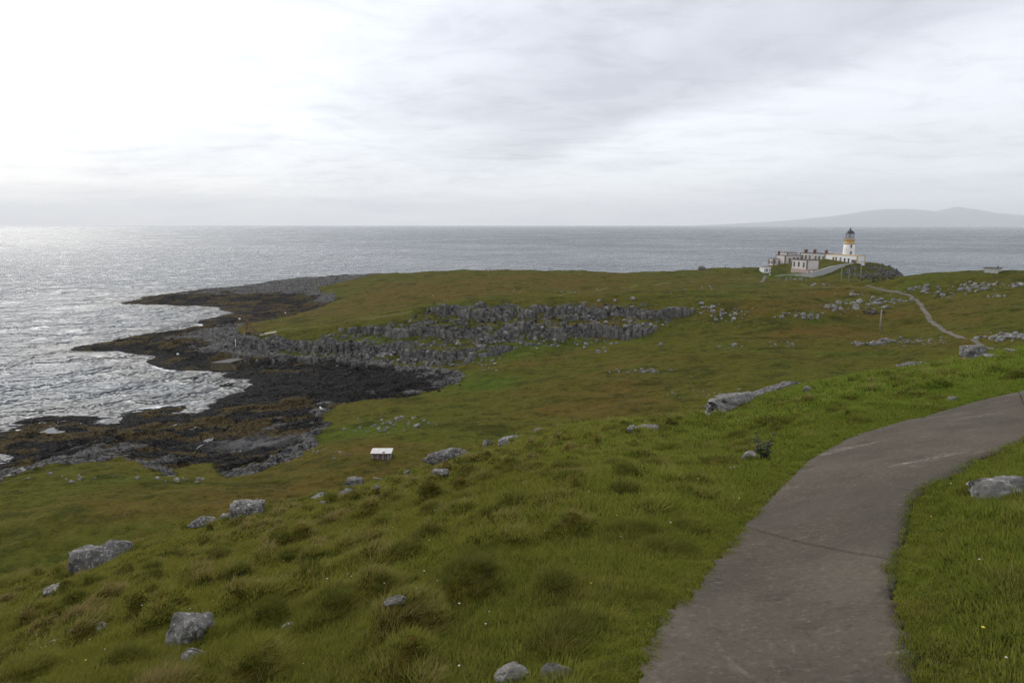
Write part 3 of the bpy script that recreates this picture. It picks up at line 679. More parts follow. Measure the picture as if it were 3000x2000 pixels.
for args in [
 (545,1885,130,84,'squarish grey boulder with a white top standing alone in tussock grass',dict(boxy=1,dep=.9,cracks=.16)),
 (565,1940,80,30,'low brown flat stone sunk in grass below the squarish boulder',dict(name='stone',tilt=.2)),
 (262,1676,120,74,'cracked grey outcrop with overhanging lip on the brow of the slope',dict(name='outcrop',boxy=1,dep=.7,tilt=-.12,cracks=.14)),
 (325,1636,90,58,'round dark shouldered rock leaning against the cracked lipped outcrop',dict(dep=.7,tilt=-.1)),
 (722,1508,118,66,'blocky pale cracked rock crowning the brow of the slope',dict(boxy=1,dep=.7,cracks=.16)),
 (655,1512,34,32,'small upright grey block beside the blocky pale brow rock',dict(boxy=1)),
 (582,1545,70,30,'low grey stone on the brow below the blocky pale rock',dict(tilt=-.15)),
 (1034,1412,72,46,'layered pale boulder with flat top over smaller white stones',dict(boxy=1,cracks=.16,dep=.8)),
 (1012,1456,56,32,'pale boulder lying under the layered flat-topped boulder',dict()),
 (1090,1412,30,22,'small pale stone at the back of the layered flat-topped boulder',dict()),
 (1102,1436,16,18,'tiny white upright stone uphill of the layered boulder',dict()),
 (932,1466,62,20,'flat grey slab just left of the layered boulder',dict(tilt=-.1)),
 (947,1482,28,18,'small dark stone right under the flat grey slab',dict()),
 (1312,1352,142,58,'long smooth whale-backed pale boulder on the brow above the shed',dict(dep=.6,planes=9,tilt=-.10,cracks=.04)),
 (1288,1388,64,24,'flat-topped grey block just below the long whale-backed boulder',dict(boxy=1,dep=.7)),
 (1193,1370,26,20,'small grey stone on the brow between shed and whale-backed boulder',dict()),
 (1480,1312,40,34,'triangular pale boulder standing on the grass below a leaning slab',dict(planes=7)),
 (1430,1300,52,36,'rounded dark boulder next to the triangular pale boulder',dict()),
 (1492,1276,76,34,'sloping grey slab on the brow behind the triangular boulder',dict(tilt=-.3,dep=.6)),
 (1585,1250,48,22,'low pale rock on the brow beyond the sloping slab',dict(tilt=-.15)),
 (1668,1233,24,11,'small white rock alone on the brow of the slope',dict()),
 (1900,1262,78,24,'tilted flat slab with pointed white end in mid slope',dict(boxy=1,tilt=-.12,dep=.7)),
 (1850,1268,34,24,'pointed white stone against the tilted flat slab',dict(planes=6)),
 (1820,1275,10,12,'tiny pale stone left of the pointed white stone',dict(name='stone')),
 (2368,1146,32,20,'lone round pale stone beside the head of the long outcrop',dict()),
 (2330,1152,30,10,'flat pale stone between the long outcrop and lone round stone',dict(name='stone')),
 (2438,1104,36,9,'thin white slab on the brow between two outcrops',dict(name='stone')),
 (2552,1086,18,9,'small pale stone on the brow near the low ridge outcrop',dict(name='stone')),
 (2866,1054,74,42,'big white boulder with dark cleft on the brow by the far footpath',dict(boxy=1,cracks=.18,planes=9)),
 (2912,1050,40,16,'dark stone close behind the big white boulder',dict()),
 (2980,1030,46,14,'low grey ledge of rock near the crest beside far crag',dict(name='outcrop')),
 (2797,1176,32,17,'single pale stone in grass above the concrete path edge',dict()),
 (2940,1454,150,58,'long lichen-splashed slab in grass beyond the inner path edge',dict(boxy=1,dep=.55,tilt=-.15,cracks=.12)),
 (2200,1348,46,26,'small leaning slab behind the thistle by the path',dict(tilt=-.4)),
 (2155,1376,44,12,'thin flat stone below the slab by the thistle',dict(name='stone',tilt=-.3)),
 (1508,2010,120,60,'grey slanting slab half hidden under long grass at slope foot',dict(tilt=-.35,dep=.6)),
 (1625,1992,100,60,'rounded grey boulder next to the slanting slab near the path',dict(dep=.6)),
 (285,1846,46,20,'small round grey stone in tussocks left of the squarish boulder',dict(name='stone')),
 (222,1850,58,14,'flat grey stone beside the small round stone in tussocks',dict(name='stone')),
 (152,1894,40,18,'pale stone peeping from rough grass on the steep left slope',dict(name='stone',tilt=-.2)),
 (160,1738,70,20,'dull buried rock in yellow grass under the lipped outcrop',dict(name='stone')),
 (838,1842,54,18,'white stone under an overhanging blond tussock',dict(name='stone')),
 (1160,1768,66,20,'flat pale stone flush with the grass in mid slope',dict(name='stone',tilt=-.2)),
 (790,1566,36,20,'dark stone in deep grass uphill of the blocky pale rock',dict(name='stone')),
 ]:
    near_rock(*args[:5], **args[5])
def ridge_outcrop(a, b, wid, hgt, label, seed):
    xa, ya = cast_near(*a); xb, yb = cast_near(*b); yb = max(yb, ya); A = Vector((xa, ya, gz(xa, ya))); Bv = Vector((xb, yb, gz(xb, yb))); d = Bv - A
    me = rock_mesh('outcrop', seed, 5, 14, .24, M_rocknear, 1, .13); o = put('outcrop', me)
    mat_ = d.to_track_quat('X', 'Z').to_matrix().to_4x4(); o.matrix_world = Matrix.Translation((A + Bv) / 2 + Vector((0, 0, -hgt * .12))) @ mat_ @ Matrix.Diagonal((d.length * .62, wid, hgt, 1))
    NEAR_ROCKS.append(((xa + xb) / 2, (ya + yb) / 2, d.length * .3, wid * .6)); tag(o, label, 'rock outcrop')
ridge_outcrop((2085, 1212), (2215, 1168), .62, .60, 'crumbled lower half of the long diagonal rock ridge on the brow', 811)
ridge_outcrop((2180, 1180), (2318, 1136), .66, .56, 'jointed upper half of the long diagonal rock ridge on the brow', 823)
ridge_outcrop((2640, 1068), (2765, 1042), .55, .36, 'narrow low rock ridge on the brow near the big white boulder', 829)
drift = MB().tube((0, 0, 0), (.36, .1, -.10), .02, .014, 7)
dxy = cast_near(1092, 1386); o = drift.build('driftwood_pole', M_shedpale, smooth=True); o.location = (dxy[0], dxy[1], gz(*dxy) + .34); tag(o, 'bleached wooden pole lying on the brow beside layered boulder', 'pole')

# ------------------------------------------------------------------ near path: concrete slabs with cracked joints
def resample(P, n):
    P = np.asarray(P); d = np.r_[0, np.cumsum(np.linalg.norm(np.diff(P, axis=0), axis=1))]
    t = np.linspace(0, d[-1], n); return np.stack([np.interp(t, d, P[:, i]) for i in range(P.shape[1])], 1)
def near_idx(P, q_): return int(np.argmin(np.linalg.norm(np.asarray(P) - np.asarray(q_), axis=1)))
def path_material():
    m, nt, b = new_mat('worn_concrete'); P = nt.node('ShaderNodeNewGeometry').outputs['Position']
    n1 = nt.noise(P, .9, 5, .6); n2 = nt.noise(P, 24, 5, .8); n3_ = nt.noise(P, 3.2, 6, .7); n4 = nt.noise(nt.mapping(P, (.35, 1.4, 1), (0, 0, .5)), 2.1, 7, .75, .6)
    vo = nt.vor(P, 75, 'F1')
    c = nt.mix(nt.ss(n1, .3, .7), (.074, .062, .047), (.100, .085, .066))
    c = nt.mix(nt.math('MULTIPLY', nt.ss(n3_, .5, .7), .55), c, (.050, .043, .034))
    c = nt.mix(nt.math('MULTIPLY', nt.ss(n2, .53, .68), .6), c, (.175, .15, .12))
    c = nt.mix(nt.math('MULTIPLY', nt.ss(n2, .46, .34), .6), c, (.042, .036, .029))
    sc_ = nt.math('MULTIPLY', nt.ss(n4, .585, .67), nt.ss(n2, .40, .62))
    c = nt.mix(nt.math('MULTIPLY', sc_, .8), c, (.30, .275, .235))
    n5 = nt.noise(P, .55, 4, .6); n6 = nt.noise(P, 1.7, 6, .72, .8)
    c = nt.mix(nt.math('MULTIPLY', nt.ss(n5, .48, .62), .45), c, (.055, .049, .040))
    c = nt.mix(nt.math('MULTIPLY', nt.ss(n6, .60, .70), .5), c, (.17, .15, .12))
    c = nt.mix(nt.math('MULTIPLY', nt.math('MULTIPLY', nt.ss(n6, .36, .28), nt.ss(n2, .4, .6)), .5), c, (.05, .055, .022))
    h = nt.math('ADD', nt.math('MULTIPLY', n2, .5), nt.math('MULTIPLY', n3_, .6))
    setin(nt, b, color=c, rough=.95, normal=nt.bump(h, .6, .014), spec=.08); return m
M_path = path_material()
def surf(x, y): return near_hill(np.asarray(x, float), np.asarray(y, float))
pe_l = resample(pl3, 500); pe_r = resample(pr3, 500)
JL = [(2196,1540), (2563,1259), (2975,1148)]; JR = [(2626,1642), (2856,1350), (3040,1275)]
jl = [near_idx(pe_l, cast([p], near_hill)[0, :2]) for p in JL]; jr = [near_idx(pe_r, cast([p], near_hill)[0, :2]) for p in JR]
jl = [0] + jl + [499]; jr = [0] + jr + [499]
path_root = None
def strip(i0, i1, k0, k1, gap, top, thick, name, mat, parent, seed, **props):
    n = 220; m_ = 15
    a = resample(pe_l[i0:i1 + 1], n); b_ = resample(pe_r[k0:k1 + 1], n)
    # ragged edges
    da = fbm(np.arange(n) * .35, np.zeros(n), 5, seed, .65) * .15; db = fbm(np.arange(n) * .35, np.zeros(n) + 9, 5, seed, .65) * .14
    wv = b_ - a; wl = np.linalg.norm(wv, axis=1)[:, None]; wn = wv / wl
    a = a - wn * da[:, None]; b_ = b_ + wn * db[:, None]
    t = np.linspace(0, 1, m_); Pg = a[:, None, :] * (1 - t)[None, :, None] + b_[:, None, :] * t[None, :, None]
    # joint gap
    if gap:
        d0 = Pg[1] - Pg[0]; d0 /= np.linalg.norm(d0, axis=1)[:, None] + 1e-9; d1 = Pg[-2] - Pg[-1]; d1 /= np.linalg.norm(d1, axis=1)[:, None] + 1e-9
        wob = (fbm(np.linspace(0, 4, m_), np.zeros(m_) + i0, 2, 3) * .02)[:, None]
        wob1 = (fbm(np.linspace(0, 4, m_), np.zeros(m_) + i1, 2, 3) * .02)[:, None]
        Pg[0] += d0 * (gap + wob); Pg[-1] += d1 * (gap - wob1)
    zt = surf(Pg[..., 0], Pg[..., 1]) + top + fbm(Pg[..., 0] / 1.5, Pg[..., 1] / 1.5, 3, 5) * .018
    V = np.concatenate([np.dstack([Pg, zt]).reshape(-1, 3), np.dstack([Pg, zt - thick]).reshape(-1, 3)])
    id_ = np.arange(n * m_).reshape(n, m_); q_ = np.stack([id_[:-1, :-1], id_[:-1, 1:], id_[1:, 1:], id_[1:, :-1]], -1).reshape(-1, 4)
    loop = np.concatenate([id_[0, :], id_[1:, -1], id_[-1, -2::-1], id_[-2:0:-1, 0]]); lo = loop + n * m_; nx_ = np.roll(loop, -1); nlo = np.roll(lo, -1)
    side = np.stack([loop, lo, nlo, nx_], 1)
    me = mesh_np(name, V, np.vstack([q_, q_[:, ::-1] + n * m_, side]))
    return put(name, me, mat, parent, **props)
M_bed = plain('damp_earth', (.05, .04, .028), .95, .3, 6)
path_root = strip(0, 499, 0, 499, 0, -.035, .25, 'path', M_bed, None, 3, kind='structure')
for k in range(4): strip(jl[k], jl[k + 1], jr[k], jr[k + 1], .006, .004 + .006 * (k % 2), .16, 'slab', M_path, path_root, 3)

# far footpath ribbon
def ribbon(P, w, up, name, mat, thick=.1, **props):
    P = resample(P, 160); t = np.gradient(P, axis=0); t /= np.linalg.norm(t, axis=1)[:, None]; nn = np.stack([-t[:, 1], t[:, 0]], 1)
    wv = w * (1 + .35 * fbm(np.arange(160) * .15, np.zeros(160), 3, 8)); rows_ = []
    for k in (-1, -.5, 0, .5, 1):
        Q = P + nn * (k * wv / 2)[:, None]; rows_.append(np.column_stack([Q, ground(Q[:, 0], Q[:, 1]) + up]))
    V = np.stack(rows_, 1).reshape(-1, 3); id_ = np.arange(160 * 5).reshape(160, 5)
    q_ = np.stack([id_[:-1, :-1], id_[1:, :-1], id_[1:, 1:], id_[:-1, 1:]], -1).reshape(-1, 4)
    return put(name, mesh_np(name, V, q_), mat, **props)
M_track = plain('pale_gravel_track', (.125, .105, .078), .95, .25, 1.2, dirt=(.085, .08, .035))
ribbon(fp, 1.45, .11, 'footpath', M_track, kind='structure')
ribbon(gate_path, 1.7, .11, 'footpath', M_track, kind='structure')

# ------------------------------------------------------------------ the crag: upright rock columns along its ledges
def column_mesh(seed):
    r_ = np.random.default_rng(seed); n = int(r_.integers(5, 8)); mb = MB(); a = np.sort(r_.uniform(0, 2 * np.pi, n) * .25 + np.arange(n) * 2 * np.pi / n)
    levels = [-1.0, -.35, .25, .72, 1.0]; vs = []
    for k, z in enumerate(levels):
        s_ = (1.0, .99, .97, .94, .80)[k]; ox, oy = r_.uniform(-.07, .07, 2)
        for t in a: vs.append((math.cos(t) * s_ * r_.uniform(.86, 1.1) + ox, math.sin(t) * s_ * r_.uniform(.86, 1.1) + oy, z + r_.uniform(-.06, .06)))
    fs = []
    for k in range(len(levels) - 1): fs += [(k * n + i, k * n + (i + 1) % n, (k + 1) * n + (i + 1) % n, (k + 1) * n + i) for i in range(n)]
    fs.append(tuple((len(levels) - 1) * n + i for i in range(n))); mb.add(vs, fs)
    return mb.mesh('column', M_basalt)
COLS = [column_mesh(900 + i) for i in range(26)]
crag = thing('crag', 'long band of upright grey rock columns below the brown moorland plateau', 'cliff', (10, 235, 8))
bpy.context.view_layer.update()
sel = np.nonzero((bil(CSD, XX, YY) > -1.5) & (SLG > .85) & act)
pick = rng.permutation(len(sel[0]))
placed = []; cell = {}
for k in pick:
    j, i = sel[0][k], sel[1][k]; x, y = XX[j, i], YY[j, i]; key = (int(x // 1.25), int(y // 1.25))
    if key in cell: continue
    cell[key] = 1; w = random.uniform(.45, 1.3) * (1.7 if random.random() < .12 else 1)
    if fbm(np.array([x / 9]), np.array([y / 5]), 2, 71)[0] < -.04 + .10 * random.random(): continue
    j2 = min(j + 3, nr - 1); zt = max(ZG[j, i], ZG[j2, i]) + random.uniform(-.9, .25); h = random.uniform(1.2, 2.6) * (.75 + .35 * w)
    placed.append((w * h * random.uniform(.8, 1.2), x, y, zt, w, h))
placed.sort(reverse=True)
stuff_v = []; stuff_f = []; nv = 0
cv = [np.array([v.co[:] for v in m.vertices]) for m in COLS]; cf = [[tuple(p.vertices) for p in m.polygons] for m in COLS]
for n_, (sz, x, y, zt, w, h) in enumerate(placed[:900]):
    rz = random.uniform(0, 6.28); tx, ty = random.gauss(0, .06), random.gauss(0, .06); k = random.randrange(len(COLS))
    if n_ < 300:
        o = bpy.data.objects.new('column', COLS[k]); col.objects.link(o); o.parent = crag
        o.location = (x - 10, y - 235, zt - h - 8); o.scale = (w, w * .9, h); o.rotation_euler = (tx, ty, rz)
    else:
        Mx = np.array((Matrix.Translation((x - 10, y - 235, zt - h - 8)) @ Matrix.Rotation(rz, 4, 'Z') @ Matrix.Rotation(tx, 4, 'X') @ Matrix.Diagonal((w, w * .9, h, 1))))
        v = cv[k] @ Mx[:3, :3].T + Mx[:3, 3]; stuff_v += v.tolist(); stuff_f += [tuple(i + nv for i in f_) for f_ in cf[k]]; nv += len(v)
if stuff_v:
    me = bpy.data.meshes.new('small_columns'); me.from_pydata(stuff_v, [], stuff_f); me.update(); me.materials.append(M_basalt)
    put('small_columns', me, None, crag, kind='stuff')

# ------------------------------------------------------------------ boulders and scree on the moor and the shore
ROCKS = [rock_mesh('boulder', 1300 + i, 2, 9, .16, M_rock, boxy=i % 2, smooth=False) for i in range(14)]
DROCKS = [rock_mesh('boulder', 1400 + i, 2, 9, .16, M_darkrock, boxy=i % 2, smooth=False) for i in range(6)]
BROCKS = [rock_mesh('boulder', 1500 + i, 2, 9, .16, M_basalt, boxy=i % 2, smooth=False) for i in range(6)]
CL = [ # u, v, ru, rv, n, min px, max px, dark, place phrase
 (1330,950,170,40,130,5,15,2,'among fallen blocks on the ledges of the crag'),
 (1650,930,200,30,90,5,14,2,'among fallen blocks on the ledges of the crag'),
 (950,1015,180,16,80,5,14,2,'among fallen blocks on the ledges of the crag'),
 (1560,1000,300,30,95,5,20,0,'on green turf at the foot of the columnar crag'),
 (1850,935,120,40,40,5,18,0,'where the columnar crag peters out into turf'),
 (2120,925,130,22,45,5,18,0,'on the moor past the end of the columnar crag'),
 (2060,900,90,12,14,6,20,0,'on the moor past the end of the columnar crag'),
 (2350,925,50,12,26,5,16,0,'in rough turf between the crag and the lone pole'),
 (2440,903,35,12,22,6,22,0,'in a rocky rib above the lone pole'),
 (2540,890,70,14,46,6,22,0,'in a rocky rib above the lone pole'),
 (2620,880,45,10,22,5,18,0,'in a rocky rib above the lone pole'),
 (2555,914,32,6,34,7,15,2,'in the dark outcrop directly behind the lone pole'),
 (2510,862,40,6,14,5,14,0,'on brown moor left of the winding footpath'),
 (2850,842,45,14,42,6,20,0,'in the outcrop on the knoll below the concrete bunker'),
 (2700,850,60,12,30,6,16,0,'on the knoll slope just above the winding footpath'),
 (2930,838,70,8,30,5,15,0,'in the outcrop on the knoll below the concrete bunker'),
 (2765,868,25,8,14,5,14,0,'on the knoll slope just above the winding footpath'),
 (2920,868,40,5,10,5,14,0,'on the knoll slope just above the winding footpath'),
 (2950,990,75,10,46,8,24,0,'in the low crag beyond the crest at the path end'),
 (2580,1006,50,10,30,7,24,0,'around the foot of the lone pole'),
 (2500,1006,40,5,10,6,20,0,'around the foot of the lone pole'),
 (2700,1000,70,10,36,5,14,0,'on turf beside the winding footpath below the pole'),
 (2300,1010,90,10,16,5,12,0,'scattered on the open meadow left of the pole'),
 (2150,1015,60,8,8,6,18,0,'scattered on the open meadow left of the pole'),
 (1880,1088,75,6,44,5,11,0,'in the ruined stone bank on the meadow'),
 (2030,1150,90,20,14,5,16,0,'on the meadow below the long ridge outcrop'),
 (1430,1065,50,22,20,6,16,0,'on bright turf at the head of the shingle cove'),
 (1180,1235,110,22,34,6,22,0,'on the grassy knoll beyond the shed'),
 (1080,1258,60,12,14,6,18,0,'on the grassy knoll beyond the shed'),
 (930,1330,120,16,16,5,14,0,'along the turf edge above the black gully'),
 (520,1405,120,8,14,6,22,0,'along the turf edge above the black gully'),
 (180,1400,160,25,14,6,20,0,'on the turf strip above the lower shore rocks'),
 (2330,818,30,5,20,5,10,0,'under the corner of the harled boundary wall'),
 (2400,835,40,4,10,5,12,0,'under the corner of the harled boundary wall'),
 (1050,1040,200,10,60,6,16,0,'in the pale scree under the seaward end of the crag'),
 (1250,1060,90,14,50,6,16,0,'in the pale scree under the seaward end of the crag'),
 (860,1072,140,8,50,8,20,1,'among dark weed-covered boulders along the cove'),
 (1050,1095,200,14,60,6,16,1,'among dark weed-covered boulders along the cove'),
 (1000,1140,250,14,50,5,14,1,'among dark weed-covered boulders along the cove'),
 (2062,791,10,1,2,22,36,2,'dark tilted rock on the skyline near walkers'),
 (1500,855,400,16,14,4,9,0,'scattered on the brown moorland plateau'),
 (2000,850,250,14,18,4,9,0,'scattered on the brown moorland plateau'),
 (2560,815,55,9,50,4,9,2,'in the dark broken cliff under the lighthouse wall'),
]
gfun = lambda x, y: ground(x, y)
cand = []
for (u, v, ru, rv, n, a, b, dk_, ph) in CL:
    uv = [(u + max(-1.6, min(1.6, random.gauss(0, .55))) * ru, v + max(-1.5, min(1.5, random.gauss(0, .55))) * rv) for _ in range(n)]
    for (x, y, z) in cast(uv, gfun):
        if y > 560 or y < 60: continue
        px = a + (b - a) * random.random() ** 2.2
        cand.append((px, x, y, px * y / 2000.0, dk_, ph))
cand.sort(key=lambda t: -t[0]); seen_ph = set()
sv = []; sf = []; nv = 0; dv = []; df = []; ndv = 0
rv_ = {id(m): (np.array([v.co[:] for v in m.vertices]), [tuple(p.vertices) for p in m.polygons]) for m in ROCKS + DROCKS + BROCKS}
for n_, (px, x, y, w, dk_, ph) in enumerate(cand):
    me = random.choice(BROCKS if dk_ == 2 else DROCKS if dk_ else ROCKS); z = gz(x, y); hh = w * random.uniform(.5, .95); ww = w * .5
    loc = (x, y, z + hh * .12); scl = (ww, ww * random.uniform(.7, 1.1), hh * .5); rot = (random.gauss(0, .15), random.gauss(0, .15), random.uniform(0, 6.28))
    if n_ < 300:
        o = bpy.data.objects.new('moor_boulder' if not dk_ else 'shore_boulder', me); col.objects.link(o); o.location = loc; o.scale = scl; o.rotation_euler = rot
        tag(o, ('' if ph in seen_ph else 'biggest ') + ('dark boulder ' if dk_ else 'grey lichened boulder ') + (ph if not ph.startswith('dark ') else 'tilted up on the skyline beside the walkers'), 'boulder', ('dark' if dk_ else 'grey') + ' boulders ' + ph.replace('dark tilted rock ', '')); seen_ph.add(ph)
    else:
        Mx = np.array(Matrix.LocRotScale(Vector(loc), __import__('mathutils').Euler(rot), Vector(scl))); v0, f0 = rv_[id(me)]
        v = v0 @ Mx[:3, :3].T + Mx[:3, 3]
        if dk_: dv.append(v); df.append(np.array(f0) + ndv); ndv += len(v)
        else: sv.append(v); sf.append(np.array(f0) + nv); nv += len(v)
if sv: o = put('loose_stones', mesh_np('loose_stones', np.vstack(sv), np.vstack(sf), smooth=False), M_rock, kind='stuff', label='small pale stones strewn over the moor and scree', category='stones')
if dv: o = put('shore_stones', mesh_np('shore_stones', np.vstack(dv), np.vstack(df), smooth=False), M_darkrock, kind='stuff', label='small dark stones strewn along the cove', category='stones')

# ------------------------------------------------------------------ lighthouse and keepers' houses
ANG = math.atan2(.32, .95)
def wall_block(t, name, E, D, z0, z1, mat): return MB().box(0, E, 0, D, z0, z1).build(name, mat, t)
def opening(t, side, p, w, z0, z1, E, kind, frame_mat, arch=False):
    """window or door with a proud stone surround; side 'L' = long left face (x=0), 'F' = front face (y=0)"""
    fr = MB(); s_ = .16
    def bx(mb, a, b, d0, d1, zlo, zhi): return mb.box(-d1, -d0, a, b, zlo, zhi) if side == 'L' else mb.box(a, b, -d1, -d0, zlo, zhi)
    bx(fr, p - w / 2 - s_, p - w / 2, 0, .09, z0, z1); bx(fr, p + w / 2, p + w / 2 + s_, 0, .09, z0, z1)
    bx(fr, p - w / 2 - s_, p + w / 2 + s_, 0, .10, z1, z1 + s_ * 1.3)
    if arch: bx(fr, p - w / 2 + .1, p + w / 2 - .1, 0, .095, z1 + s_ * 1.3, z1 + s_ * 2.4)
    pm = MB(); bx(pm, p - w / 2, p + w / 2, -.05, .03, z0, z1)
    if kind == 'window':
        bx(fr, p - w / 2 - s_, p + w / 2 + s_, 0, .14, z0 - s_, z0)
        o = pm.build('window', M_pane, t); fr.build('surround', frame_mat, o)
        sash = MB(); bx(sash, p - w / 2, p + w / 2, .03, .055, (z0 + z1) / 2 - .04, (z0 + z1) / 2 + .04); bx(sash, p - .035, p + .035, .03, .05, z0, z1); sash.build('sash', M_white, o)
    else:
        o = pm.build('door', kind if not isinstance(kind, str) else M_door, t); fr.build('surround', frame_mat, o)
def quoins(t, x, y, z0, z1, mat, sx, sy):
    mb = MB(); z = z0; k = 0
    while z < z1 - .2:
        a, b = (.75, .42) if k % 2 == 0 else (.42, .75); mb.box(x - .05 if sx > 0 else x - a, x + a if sx > 0 else x + .05, y - .05 if sy > 0 else y - b, y + b if sy > 0 else y + .05, z + .03, z + .42); z += .45; k += 1
    mb.build('corner_quoins', mat, t)
def house(name, label, corner, E, D, z0, z1, wall, trim, wins=(), chim=(), plinth=None, cop=.28, roofmat=None, corners=((0, 0), (0, 1), (1, 0)), group=None):
    t = thing(name, label, 'house', (corner[0], corner[1], z0), ANG, group); h = z1 - z0
    wall_block(t, 'wall', E, D, -2.0, h, wall)
    r = MB().box(.3, E - .3, .3, D - .3, h - .02, h + .06).build('roof', roofmat or M_roof, t)
    cp = MB(); o_ = .14
    cp.box(-o_, E + o_, -o_, .3, h, h + cp_h(cop)); cp.box(-o_, E + o_, D - .3, D + o_, h, h + cp_h(cop)); cp.box(-o_, .3, .3, D - .3, h, h + cp_h(cop)); cp.box(E - .3, E + o_, .3, D - .3, h, h + cp_h(cop))
    cp.build('coping', trim, t)
    for (a, b) in corners: quoins(t, a * E, b * D, 0.05, h - .05, trim if trim is not M_roof else M_brownstone, 1 if a == 0 else -1, 1 if b == 0 else -1)
    for w in wins: opening(t, *w[:5], E, w[5], w[6], *(w[7:] or ()))
    if plinth: MB().box(-.06, E, -.06, D, -2.0, plinth).build('plinth', M_plinth, t)
    for (cx, cy, w, hh, npot) in chim:
        c = MB().box(cx - w / 2, cx + w / 2, cy - .5, cy + .5, h, h + hh).box(cx - w / 2 - .1, cx + w / 2 + .1, cy - .6, cy + .6, h + hh, h + hh + .18).build('chimney', M_red, t)
        for k in range(npot):
            px = cx + (k - (npot - 1) / 2) * w / max(npot, 1); MB().lathe([(.17, h + hh + .17), (.14, h + hh + .8), (.18, h + hh + .82), (.18, h + hh + .9)], 8, px, cy).build('chimney_pot', M_pot, c)
    return t
def cp_h(c): return c * .65
LH_G = 25.4
B = M_brownstone
light_house = house('service_building', 'low white service building with ochre cornice joined to the lighthouse', (203.0, 404.0), 6.0, 25.0, LH_G, LH_G + 4.4, M_white, M_ochre,
 wins=[('L', 18.3, 1.1, .05, 2.9, 'door', M_ochre), ('L', 16.1, 1.1, .05, 2.9, 'door', M_ochre, True), ('L', 12.6, .9, 1.2, 2.8, 'window', B), ('L', 9.3, 1.3, .05, 2.7, M_black, M_white), ('L', 6.3, 1.3, .05, 2.7, M_black, M_white), ('L', 3.2, 1.5, .6, 1.9, 'window', M_black), ('L', 1.3, 1.5, .6, 1.9, 'window', M_black)],
 cop=.36, roofmat=M_ochre)
kc = (203.0 - .32 * 25.05, 404 + .95 * 25.05)
house('keepers_house', 'long white keepers house with three brick chimney stacks next to service building', (kc[0], kc[1]), 7.5, 22.0, LH_G, LH_G + 4.5, M_greyrender, B,
 wins=[('L', 1.6, 1.1, .9, 2.9, 'window', B), ('L', 5.0, 1.1, .05, 2.9, 'door', B), ('L', 8.0, 1.1, .9, 2.9, 'window', B), ('L', 13.2, 1.1, .9, 2.9, 'window', B), ('L', 16.6, 1.1, .9, 2.9, 'door', B), ('L', 19.8, 1.1, .9, 2.9, 'window', B)],
 chim=[(3.6, 3.2, 1.3, 2.0, 1), (3.6, 13.0, 1.7, 2.0, 2), (3.6, 21.0, 2.0, 1.9, 3)], cop=.34, corners=((0, 0), (0, 1)))
house('cross_wing', 'short white cross wing rising behind the lower houses', (180.2, 449.6), 8.0, 7.0, 23.0, LH_G + 4.4, M_oldwhite, B, cop=.34, corners=((0, 0),))
house('lower_house', 'white house with dark quoins, arched windows and single tall chimney', (176.2, 443.0), 12.0, 9.0, 22.0, 28.3, M_oldwhite, B,
 wins=[('F', 3.6, 1.2, 2.2, 4.3, 'window', B, True), ('F', 6.9, 1.2, 2.6, 4.6, 'window', B, True), ('F', 9.8, 1.2, 2.6, 4.6, 'window', B, True), ('L', 7.8, .5, 2.8, 3.9, 'window', B)],
 chim=[(1.0, 7.4, 1.1, 2.3, 1)], cop=.3, corners=((0, 0), (0, 1)))
house('annex_house', 'small white annex house with little dark windows at lower end', (170.0, 446.0), 5.2, 5.4, 20.8, 26.0, M_oldwhite, B,
 wins=[('L', 3.9, .8, 2.2, 3.9, 'window', B), ('L', 1.5, .8, 2.2, 3.9, 'window', B), ('F', .9, .8, 2.4, 4.3, 'window', B), ('F', 4.4, .9, 1.6, 3.7, 'door', B)], cop=.28, corners=((0, 0), (0, 1)), plinth=1.0)
house('front_house', 'white flat-roofed house with blank gable and dark corner quoins inside wall', (169.9, 395.0), 8.8, 12.8, 21.6, 27.6, M_oldwhite, B,
 wins=[('L', 10.4, 1.0, 2.4, 4.6, 'window', B, True), ('L', 6.6, 1.0, 2.4, 4.6, 'window', B, True), ('L', 2.6, 1.0, 2.2, 4.4, 'window', B, True)], cop=.32, corners=((0, 0), (0, 1), (1, 0)), plinth=.9)
house('gate_hut', 'small white hut with windowed front by the lighthouse gate', (151.2, 410.5), 4.8, 4.4, gz(152, 411) - .1, gz(152, 411) + 3.3, M_white, M_white,
 wins=[('F', 1.9, 1.2, 1.0, 2.6, 'window', M_white), ('F', 4.0, .8, 1.0, 2.6, 'window', M_white), ('F', .45, .5, .05, 2.5, 'door', M_white)], cop=.15, corners=())
low = thing('retaining_wall', 'low grey stone retaining wall between annex and front house', 'wall', (171.0, 437.0, 20.6), ANG)
MB().box(0, 12.5, 0, .6, -1.0, 1.9).build('stonework', M_wallstone, low); MB().box(-.05, 12.55, -.06, .66, 1.9, 2.05).build('coping', M_plinth, low)

TX, TY = 208.0, 425.0
lh = thing('lighthouse', 'white round lighthouse tower with ochre band and black domed lantern', 'lighthouse', (TX, TY, LH_G))
tz = lambda z: z - LH_G
MB().lathe([(3.75, -2.0), (3.75, .4), (3.5, .6), (3.28, tz(33.0)), (3.12, tz(36.3))], 40).build('tower', M_white, lh, True)
MB().lathe([(3.3, tz(36.3)), (3.45, tz(36.5)), (3.45, tz(36.75)), (2.95, tz(36.9)), (2.66, tz(37.0)), (2.66, tz(38.6)), (2.9, tz(38.75))], 40).build('ochre_band', M_ochre, lh, True)
MB().lathe([(3.35, tz(38.72)), (3.4, tz(38.8)), (3.4, tz(38.98)), (3.3, tz(39.0))], 40).build('gallery', M_ochre, lh)
rail = MB()
for k in range(20):
    a = k * 2 * math.pi / 20; rail.tube((3.25 * math.cos(a), 3.25 * math.sin(a), tz(39)), (3.25 * math.cos(a), 3.25 * math.sin(a), tz(40.0)), .03, n=5)
